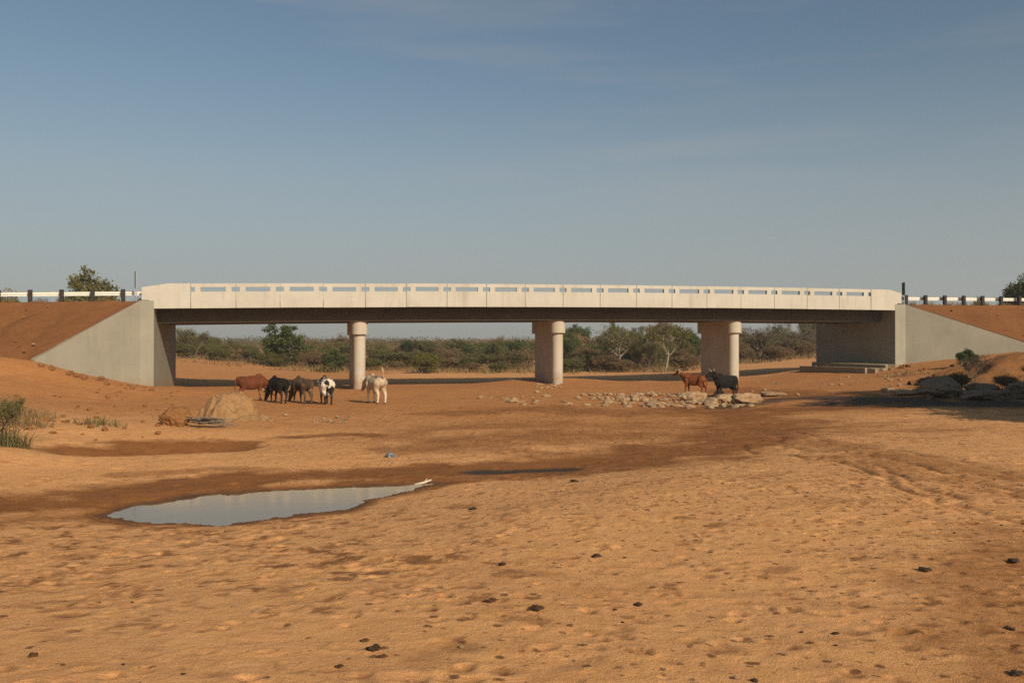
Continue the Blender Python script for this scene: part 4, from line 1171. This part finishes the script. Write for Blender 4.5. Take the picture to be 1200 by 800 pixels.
def tuft(px, py, n, rad, h, mat, label, name='grass_tuft', cat='grass tuft', wd=0.008, lean=0.6):
    x, y = G(px, py)
    def f():
        a = rs.uniform(0, 6.28); r_ = rad * rs.random() ** 0.6
        X, Y = x + r_ * math.cos(a), y + r_ * math.sin(a) * 0.7
        return X, Y, HZ(X, Y) - 0.02, 1.0 - 0.5 * r_ / rad
    return tag(blade_obj(name, blades(n, f, h, wd, rs, lean), M_LEAF[mat], (x, y, HZ(x, y))), label, cat)
tuft(4, 521, 240, 0.6, 0.7, 'grassgreen', 'tall green grass clump at the left edge', wd=0.009, lean=0.9)
tuft(26, 500, 260, 0.8, 0.6, 'straw', 'sparse dry grass clump right behind the tall green one at the left edge', wd=0.007, lean=1.2)

tuft(30, 490, 260, 0.9, 0.45, 'straw', 'dry straw clump on the bank behind the large grass clump')
tuft(118, 500, 150, 0.75, 0.36, 'grassgreen', 'low green tuft on the sand left of the small heap')
tuft(284, 490, 110, 0.13, 0.45, 'grassgreen', 'small upright green tuft at the foot of the tall sand heap')
tuft(1165, 434, 500, 1.8, 0.5, 'straw', 'dry brown grass on the mound beside the shaded boulders', wd=0.02)
tuft(1192, 428, 500, 2.0, 0.5, 'straw', 'dry grass on top of the mound at the right edge', wd=0.02)
tuft(1060, 440, 240, 1.6, 0.4, 'straw', 'thin dry grass below the right wing wall', wd=0.015)
for left in (True, False):
    s_, sg, k0, *_r = WINGS['left' if left else 'right']
    for k in range(9):
        kk = 0.9 + k * 1.15 + rs.uniform(-0.4, 0.4); p_ = BWz(s_ + sg * kk, 0.75 + rs.uniform(-0.2, 0.3), shoulder_z(kk, left) - 0.03)
        def f(): return p_.x + rs.gauss(0, 0.22), p_.y + rs.gauss(0, 0.12), p_.z, 1.0
        tag(blade_obj('grass_tuft', blades(70, f, 0.32, 0.012, rs, 0.9), M_LEAF['straw'], p_), 'dry grass tuft on the road shoulder under the %s guard rail' % ('left' if left else 'right'), 'grass tuft', 'grass under the %s guard rail' % ('left' if left else 'right'))
def low_plant(px, py, kind, size, label, xy=None, sz=1.0, z=None):
    x, y = xy if xy else G(px, py)
    return plant('small_plant', K[kind], x, y, label, 'plant', s=size, sz=sz, z=z)
low_plant(0, 521, 'bare2', 0.2, 'sparse grey-green shrub cut by the left edge of the picture')
low_plant(1133, 431, 'shrubg', 0.33, 'small bright green plant in front of the right wing wall')
low_plant(1092, 462, 'shrubb', 0.3, 'dark dry bush hanging over the dark boulder')
low_plant(1118, 461, 'shrubo', 0.26, 'olive bush between the shaded boulders')
low_plant(1142, 456, 'bare', 0.25, 'bare twiggy bush among the shaded boulders')
low_plant(1180, 462, 'shrubb2', 0.24, 'dry brown brush over the low slab')
low_plant(1168, 442, 'shrubb2', 0.24, 'brown dry bush on the mound above the shaded boulders')
low_plant(1203, 448, 'shrubb', 0.3, 'brown dry bush at the right edge above the boulders')

# ------------------------------------------------------------------ cattle
def ell(mb, c, r, rot=0.0, n=18, m=12):
    vs_ = []; fs = []
    cr, sr = math.cos(rot), math.sin(rot)
    for i in range(m + 1):
        th = math.pi * i / m
        for k in range(n):
            ph = 2 * math.pi * k / n
            x = r[0] * math.cos(th); y = r[1] * math.sin(th) * math.cos(ph); z = r[2] * math.sin(th) * math.sin(ph)
            vs_.append((c[0] + x * cr - z * sr, c[1] + y, c[2] + x * sr + z * cr))
    for i in range(m):
        for k in range(n):
            a = i * n + k; b_ = i * n + (k + 1) % n
            fs.append((a, b_, b_ + n, a + n))
    mb.add(vs_, fs)
def caps(mb, pts, rad):
    """A rounded tapering limb through the joints: overlapping capsules."""
    for (p, q, r0, r1) in zip(pts[:-1], pts[1:], rad[:-1], rad[1:]):
        p = Vector(p); q = Vector(q); d = q - p; ln = d.length
        if ln < 1e-5: continue
        d.normalize()
        a = d.cross(Vector((0, 1, 0)) if abs(d.y) < 0.9 else Vector((1, 0, 0))).normalized(); b_ = d.cross(a)
        rings = []
        for t in (-90, -60, -30, 0): rings.append((p + d * (r0 * math.sin(R(t))), r0 * math.cos(R(t))))
        for t in (0, 30, 60, 90): rings.append((q + d * (r1 * math.sin(R(t))), r1 * math.cos(R(t))))
        n = 12; vs_ = []; fs = []
        for c, r_ in rings:
            for k in range(n):
                an = 2 * math.pi * k / n; vs_.append(c + (a * math.cos(an) + b_ * math.sin(an)) * max(r_, 1e-4))
        for i in range(len(rings) - 1):
            for k in range(n):
                x = i * n + k; y = i * n + (k + 1) % n; fs.append((x, y, y + n, x + n))
        fs.append(tuple(range(n - 1, -1, -1))); fs.append(tuple(range((len(rings) - 1) * n, len(rings) * n)))
        mb.add(vs_, fs)
def cow_material(name, kind):
    m, nt, b = mat_new(name, 0.85, 0.1)
    p = coords(nt)
    f = noise(nt, 3.2, 3, 0.5, p, 0.3); fine = noise(nt, 40, 3, 0.6, p); m2 = noise(nt, 2.0, 3, 0.5, p)
    sep = nd(nt, 'ShaderNodeSeparateXYZ'); nt.links.new(p, sep.inputs[0])
    if kind == 'red': c = mix(nt, rng(nt, f, 0.35, 0.65), (0.15, 0.045, 0.016), (0.10, 0.03, 0.011))
    elif kind == 'redb': c = mix(nt, rng(nt, f, 0.35, 0.65), (0.2, 0.06, 0.018), (0.14, 0.04, 0.013))
    elif kind == 'black': c = mix(nt, rng(nt, f, 0.3, 0.7), (0.009, 0.008, 0.008), (0.016, 0.013, 0.012))
    elif kind == 'brown': 
        c = mix(nt, rng(nt, f, 0.42, 0.58), (0.06, 0.034, 0.02), (0.13, 0.08, 0.045))
        c = mix(nt, rng(nt, m2, 0.6, 0.66), c, (0.36, 0.26, 0.18))
    elif kind == 'pied':
        c = mix(nt, rng(nt, m2, 0.49, 0.51), (0.62, 0.54, 0.44), (0.02, 0.017, 0.016))
    else:
        c = mix(nt, rng(nt, f, 0.35, 0.7), (0.52, 0.41, 0.28), (0.36, 0.26, 0.155))
    leg = {'red': (0.3, 0.13, 0.06), 'redb': (0.16, 0.05, 0.02), 'black': (0.03, 0.022, 0.018), 'brown': (0.1, 0.065, 0.04), 'pied': (0.025, 0.02, 0.018), 'cream': (0.66, 0.56, 0.42)}[kind]
    c = mix(nt, rng(nt, sep.outputs[2], 0.55, 0.38), c, leg)
    c = mix(nt, rng(nt, sep.outputs[2], 0.065, 0.05), c, (0.025, 0.02, 0.015))
    c = mix(nt, rng(nt, fine, 0.4, 0.7, 0, 0.25), c, (0.04, 0.03, 0.02))
    nt.links.new(c, b.inputs['Base Color'])
    return m
M_HORN = simple('horn', (0.5, 0.43, 0.33), 0.5, 0.4, 9)
M_EYE = simple('dark_eye', (0.01, 0.008, 0.006), 0.2, 0.1, 9, 0.5)
M_ROPE = simple('pale_rope', (0.5, 0.42, 0.32), 0.9, 0.2, 30)
def cow(px, py, heading, kind, head, label, size=1.0, steps=(0, 0, 0, 0), tail=None, horns=0.16, seed=0, rope=False, Y=None, headside=0.0):
    """heading: world angle the animal faces. head: 'graze', 'low', 'up'. steps: fore/aft shift of each foot."""
    mb = MB()
    ell(mb, (0.0, 0, 0.83), (0.62, 0.235, 0.285), 0.02)
    ell(mb, (0.36, 0, 0.86), (0.30, 0.20, 0.31), 0.0)
    ell(mb, (-0.44, 0, 0.90), (0.29, 0.215, 0.245), 0.0)
    ell(mb, (-0.02, 0, 0.70), (0.42, 0.2, 0.2), 0.0)
    ell(mb, (0.34, 0, 1.14), (0.17, 0.075, 0.12), -0.2)         # hump
    caps(mb, [(-0.62, 0, 1.03), (-0.2, 0, 1.06), (0.3, 0, 1.08)], [0.1, 0.09, 0.1])
    for sy in (-1, 1): caps(mb, [(-0.52, 0.13 * sy, 1.02), (-0.6, 0.1 * sy, 0.98)], [0.085, 0.09])
    hs_ = headside
    if head == 'graze': nk = [(0.45, 0, 0.95), (0.78, hs_ * .5, 0.72), (0.98, hs_, 0.44)]; hd_ = (0.55, -0.83)
    elif head == 'low': nk = [(0.45, 0, 0.98), (0.80, hs_ * .5, 0.93), (0.98, hs_, 0.80)]; hd_ = (0.72, -0.69)
    else: nk = [(0.42, 0, 1.0), (0.72, hs_ * .5, 1.14), (0.90, hs_, 1.25)]; hd_ = (0.93, -0.36)
    caps(mb, nk, [0.21, 0.14, 0.105])
    caps(mb, [(0.48, 0, 0.78), ((nk[1][0] + 0.42) / 2 + .1, 0, nk[1][2] - 0.2)], [0.12, 0.07])   # dewlap
    P_ = Vector(nk[2]); dv = Vector((hd_[0], 0.0, hd_[1])).normalized(); upv = Vector((-dv.z, 0, dv.x))
    if upv.z < 0: upv = -upv
    caps(mb, [P_, P_ + dv * 0.16, P_ + dv * 0.36], [0.118, 0.105, 0.07])
    caps(mb, [P_ + dv * 0.36, P_ + dv * 0.40], [0.072, 0.066])
    for sy in (-1, 1):
        e0 = P_ - dv * 0.04 + upv * 0.05 + Vector((0, 0.09 * sy, 0)); e1 = e0 + Vector((-0.03, 0.16 * sy, 0)) - upv * 0.03
        caps(mb, [e0, e0.lerp(e1, 0.55), e1], [0.028, 0.042, 0.018])
    for k, (sx, sy) in enumerate(((1, 1), (1, -1), (-1, 1), (-1, -1))):
        st = steps[k]
        if sx > 0:
            pts = [(0.40, 0.12 * sy, 0.80), (0.37 + st * 0.2, 0.135 * sy, 0.60), (0.40 + st * 0.6, 0.13 * sy, 0.35), (0.39 + st * 0.95, 0.125 * sy, 0.12), (0.42 + st, 0.125 * sy, 0.05)]
            caps(mb, pts, [0.15, 0.085, 0.050, 0.036, 0.045])
            caps(mb, [pts[4], (pts[4][0] + 0.015, pts[4][1], 0.03)], [0.05, 0.052])
        else:
            pts = [(-0.46, 0.13 * sy, 0.86), (-0.38 + st * 0.3, 0.15 * sy, 0.62), (-0.58 + st * 0.7, 0.135 * sy, 0.40), (-0.545 + st * 0.97, 0.13 * sy, 0.13), (-0.52 + st, 0.13 * sy, 0.05)]
            caps(mb, pts, [0.2, 0.125, 0.055, 0.038, 0.046])
            caps(mb, [pts[4], (pts[4][0] + 0.015, pts[4][1], 0.03)], [0.05, 0.052])
    tl = tail or [(-0.66, 0, 1.05), (-0.75, 0, 0.88), (-0.76, 0.02, 0.62), (-0.74, 0.03, 0.40)]
    caps(mb, tl, [0.038, 0.030, 0.026, 0.045][:len(tl)])
    me = bpy.data.meshes.new('cow_raw'); me.from_pydata([tuple(v) for v in mb.v], [], mb.f)
    tmp = bpy.data.objects.new('cow_raw', me); COL.objects.link(tmp)
    bm = bmesh.new(); bm.from_mesh(me); bmesh.ops.recalc_face_normals(bm, faces=bm.faces); bm.to_mesh(me); bm.free()
    r_ = tmp.modifiers.new('r', 'REMESH'); r_.mode = 'VOXEL'; r_.voxel_size = 0.016; r_.use_smooth_shade = True
    s_ = tmp.modifiers.new('s', 'SMOOTH'); s_.factor = 0.5; s_.iterations = 5
    dg = bpy.context.evaluated_depsgraph_get()
    body_me = bpy.data.meshes.new_from_object(tmp.evaluated_get(dg))
    bpy.data.objects.remove(tmp); bpy.data.meshes.remove(me)
    body_me.name = 'body'
    body_me.materials.clear(); body_me.materials.append(cow_material('%s_hide' % kind, kind))
    body_me.polygons.foreach_set('use_smooth', [True] * len(body_me.polygons))
    x, y = G(px, py) if Y is None else ((px - 600) * Y / FPX, Y)
    t = empty('cow', (x, y, HZ(x, y)), label, 'cow', rz=heading)
    t.scale = (size * 0.89,) * 3
    t['group'] = 'cattle standing in the riverbed'
    bo = bpy.data.objects.new('body', body_me); COL.objects.link(bo); bo.parent = t
    if horns:
        for sy in (-1, 1):
            h0 = P_ - dv * 0.06 + upv * 0.08 + Vector((0, 0.055 * sy, 0))
            h = MB(); h.tube([h0, h0 + Vector((0, 0.09 * sy, 0)) + upv * horns * 0.35, h0 + Vector((0, 0.12 * sy, 0)) + upv * horns * 0.9, h0 + Vector((0, 0.09 * sy, 0)) + upv * horns * 1.25], [0.026, 0.022, 0.015, 0.005], 8)
            h.build('horn', M_HORN, t, smooth=True)
    for sy in (-1, 1):
        ee = P_ + dv * 0.08 + upv * 0.045 + Vector((0, 0.095 * sy, 0)); h = MB(); ell(h, ee, (0.02, 0.016, 0.018), n=10, m=6); h.build('eye', M_EYE, t, smooth=True)
    if rope:
        c = Vector(nk[1]).lerp(P_, 0.7); ax = (P_ - Vector(nk[1])).normalized(); u1 = ax.cross(Vector((0, 1, 0))).normalized()
        h = MB(); h.tube([c + (u1 * math.cos(a) + Vector((0, 1, 0)) * math.sin(a)) * 0.142 for a in [2 * math.pi * k / 20 for k in range(21)]] + [c - Vector((0.0, 0.15, 0.12)), c - Vector((0.02, 0.15, 0.35))], 0.016, 6)
        h.build('neck_rope', M_ROPE, t, smooth=True)
    return t
PI = math.pi
cow(295, 470, 0.5, 'red', 'graze', 'red-brown cow standing behind the tall sand heap, leftmost of the herd', 1.0, (0.02, -0.06, 0.05, -0.05), seed=1, horns=0)
cow(326, 472, PI / 2 + 0.75, 'black', 'graze', 'black cow with its head lowered beside the red-brown cow', 1.0, (0.0, 0.08, 0.0, 0.06), seed=2, horns=0.14)
cow(354, 472, PI - 0.85, 'brown', 'graze', 'dark mottled brown cow grazing with a high rump', 1.02, (0.12, -0.05, 0.06, -0.08), seed=3, horns=0.12)
cow(382, 473, PI / 2 + 0.38, 'pied', 'low', 'black and white pied cow seen from behind', 1.04, (0.0, 0.05, 0.03, -0.05), seed=4, horns=0.12)
cow(440, 473, PI / 2 + 0.6, 'cream', 'low', 'cream white cow swishing its raised tail by the first pier', 1.08, (0.03, -0.05, 0.05, -0.12), [(-0.64, 0, 1.08), (-0.80, 0.02, 1.10), (-0.84, 0.06, 1.30), (-0.80, 0.08, 1.46)], seed=5, horns=0.14)
cow(813, 463, PI - 0.5, 'redb', 'up', 'red cow with raised head and a pale neck rope behind the stone heap', 0.88, (0.1, -0.08, 0.05, -0.14), seed=6, horns=0.12, rope=True)
cow(850, 466.5, PI + 0.45, 'black', 'up', 'black horned cow standing on the stones before the right pier', 0.98, (0.02, -0.05, 0.0, -0.06), seed=7, horns=0.14, headside=0.1)

# ------------------------------------------------------------------ brushwood, litter, dung
M_STICK = simple('weathered_stick', (0.20, 0.165, 0.125), 0.9, 0.4)
x0, y0 = G(246, 502)
bw = empty('brushwood_pile', (x0, y0, HZ(x0, y0)), 'low pile of grey weathered sticks in front of the sand heaps', 'brushwood')
for k in range(26):
    ln = rs.uniform(0.5, 1.25); a = rs.gauss(0.1, 0.35); cx = rs.gauss(0, 0.22); cy = rs.gauss(0, 0.13); z = 0.02 + abs(rs.gauss(0, 0.09)) + (0.1 - cx * 0.12)
    dvx = Vector((math.cos(a), math.sin(a), rs.gauss(-0.05, 0.08))) * ln / 2; c = Vector((cx, cy, z - 0.03)); md = Vector((rs.gauss(0, .04), rs.gauss(0, .04), rs.gauss(0.03, .03)))
    h = MB(); h.tube([c - dvx, c + md, c + dvx], [rs.uniform(0.012, 0.024), 0.016, 0.007], 6); h.build('stick', M_STICK, bw, smooth=True)
def crumple(px, py, size, mat, label, name, cat, seed, sq=0.5):
    bm = bmesh.new(); bmesh.ops.create_icosphere(bm, subdivisions=4, radius=0.5)
    from mathutils import noise as mn
    for v in bm.verts:
        f = mn.turbulence(v.co * 3 + Vector((seed, 0, 0)), 3, True)
        v.co *= 0.65 + 0.5 * f
        v.co.z = max(v.co.z * sq, -0.12)
    me = bpy.data.meshes.new(name); bm.to_mesh(me); bm.free(); me.materials.append(mat)
    x, y = G(px, py); o = bpy.data.objects.new(name, me); COL.objects.link(o); o.location = (x, y, HZ(x, y) + size * 0.06); o.scale = (size * 1.4, size * 0.8, size); o.rotation_euler = (0, 0, seed)
    return tag(o, label, cat)
M_LITTER = simple('grey_blue_plastic', (0.28, 0.31, 0.33), 0.45, 0.6, 5, 0.4)
crumple(457, 534, 0.26, M_LITTER, 'crumpled grey-blue scrap of plastic lying on the sand beyond the pool', 'plastic_scrap', 'litter', 2.2)
x0, y0 = at_level(499, 567, WATER_Z)
h = MB(); zz = WATER_Z
h.tube([(x0 - 0.2, y0 - 0.05, zz + 0.0), (x0 - 0.03, y0, zz + 0.03), (x0 + 0.1, y0 + 0.04, zz + 0.075)], [0.018, 0.022, 0.012], 8)
h.tube([(x0 - 0.03, y0, zz + 0.03), (x0 + 0.02, y0 + 0.08, zz + 0.09)], [0.012, 0.006], 6)
tag(h.build('driftwood_stick', simple('bleached_wood', (0.6, 0.52, 0.4), 0.8, 0.2), origin=(x0, y0, zz), smooth=True), 'bleached white stick at the right tip of the pool', 'stick')
def lump_mesh(seed):
    bm = bmesh.new(); bmesh.ops.create_icosphere(bm, subdivisions=3, radius=0.5)
    from mathutils import noise as mn
    for v in bm.verts:
        v.co *= 0.8 + 0.55 * mn.fractal(v.co * 2.6 + Vector((seed * 7.1, 0, 0)), 0.8, 2, 3)
        v.co.z *= 0.42
    me = bpy.data.meshes.new('dung_or_shade_lump'); bm.to_mesh(me); bm.free(); me.polygons.foreach_set('use_smooth', [True] * len(me.polygons)); me.materials.append(M_DUNG); return me
LUMPS = [lump_mesh(i) for i in range(5)]
CLODS = []
for m_ in LUMPS:
    c = m_.copy(); c.materials.clear(); c.materials.append(M_CLOD); CLODS.append(c)
def lump(px, py, w_px, label, group=None, me=None, name='dung_or_shade_lump', cat='dung', sz=1.0):
    x, y = G(px, py); s = w_px * y / FPX
    o = bpy.data.objects.new(name, me or rnd.choice(LUMPS)); COL.objects.link(o)
    o.location = (x, y, HZ(x, y) + s * 0.12); o.scale = (s, s * rnd.uniform(0.7, 1.0), s * sz); o.rotation_euler = (0, 0, rnd.uniform(0, 6.28))
    return tag(o, label, cat, group)
lump(438, 760, 19, 'largest dark dung lump near the bottom of the picture left of centre')
lump(448, 770, 14, 'broken brown clod just below the largest dung lump', me=CLODS[1], name='dry_clod', cat='clod', sz=0.6)
lump(428, 751, 12, 'small reddish clod just above the largest dung lump', me=CLODS[2], name='dry_clod', cat='clod')
lump(589, 662, 11, 'dark dung lump alone on the sand in the middle distance below the pool tip')
lump(698, 651, 12, 'dark flat dung lump right of the lone middle one')
lump(747, 709, 11, 'upright dark dung lump right of the bottom centre')
lump(398, 782, 11, 'dark dung lump at the bottom edge left of centre')
lump(39, 771, 13, 'brown rounded clod at the lower left', me=CLODS[0], name='dry_clod', cat='clod')
lump(575, 708, 17, 'flat reddish-brown clod in the bottom centre', me=CLODS[3], name='dry_clod', cat='clod', sz=0.6)
lump(630, 716, 22, 'broad flat reddish-brown clod right of the bottom centre', me=CLODS[4], name='dry_clod', cat='clod', sz=0.45)
lump(673, 564, 10, 'dark dung lump on the sand below the damp patch')
lump(554, 596, 10, 'dark dung lump right of the pool', me=LUMPS[3])
lump(1187, 660, 20, 'large dark lump standing in for shadowed hoofprints at the right edge', sz=0.5)  # dark lump put where a hoofprint trail lies in shadow
lump(1084, 669, 14, 'dark dung lump on the right foreground sand')
lump(1183, 736, 13, 'dark dung lump low at the right edge', sz=0.6)
lump(884, 797, 11, 'dark dung lump at the bottom edge right of centre')
lump(978, 744, 10, 'crumbled dark dung on the right foreground', sz=0.6)
lump(1190, 790, 22, 'wide dark lump standing in for shadowed footprints in the bottom right corner', sz=0.4)  # flat dark lump in place of the shade in the corner footprints
for k in range(38):
    py = 560 + 235 * rnd.random() ** 1.2; px = 1200 * (1 - rnd.random() ** 1.4) if k < 52 else rnd.uniform(0, 700)
    if py < 620 and px < 560: continue
    small = rnd.uniform(2.5, 5.5) * (0.6 + (py - 560) / 300)
    a = rnd.random() < 0.6
    lump(px, py, small, 'small dark crumb of dung scattered on the foreground sand' if a else 'small brown clod of damp sand on the foreground', 'scattered dung crumbs' if a else 'scattered sand clods', rnd.choice(LUMPS if a else CLODS), 'dung_crumb' if a else 'sand_clod', 'dung' if a else 'clod')
for (px, py) in ((274, 712), (300, 717), (660, 593), (541, 755), (862, 794)):
    rock(ROCKS[0], px, py, 0.03 + 0.02 * rnd.random(), 'tiny white pebble on the foreground sand', 'white pebbles', name='pebble', cat='pebble')

mh = bpy.data.materials.new('haze'); mh.use_nodes = True
nt = mh.node_tree; nt.nodes.clear()
ho = nt.nodes.new('ShaderNodeOutputMaterial'); pv_ = nt.nodes.new('ShaderNodeVolumePrincipled')
pv_.inputs['Color'].default_value = (0.9, 0.88, 0.84, 1); pv_.inputs['Density'].default_value = 0.0007; pv_.inputs['Anisotropy'].default_value = 0.2
nt.links.new(pv_.outputs[0], ho.inputs['Volume'])
hz = MB(); hz.box(-905, 905, -60, 905, -12, 16); hzo = hz.build('haze', mh); tag(hzo, kind='stuff')
# tidy helper properties
for o in bpy.data.objects:
    if '_o' in o: del o['_o']
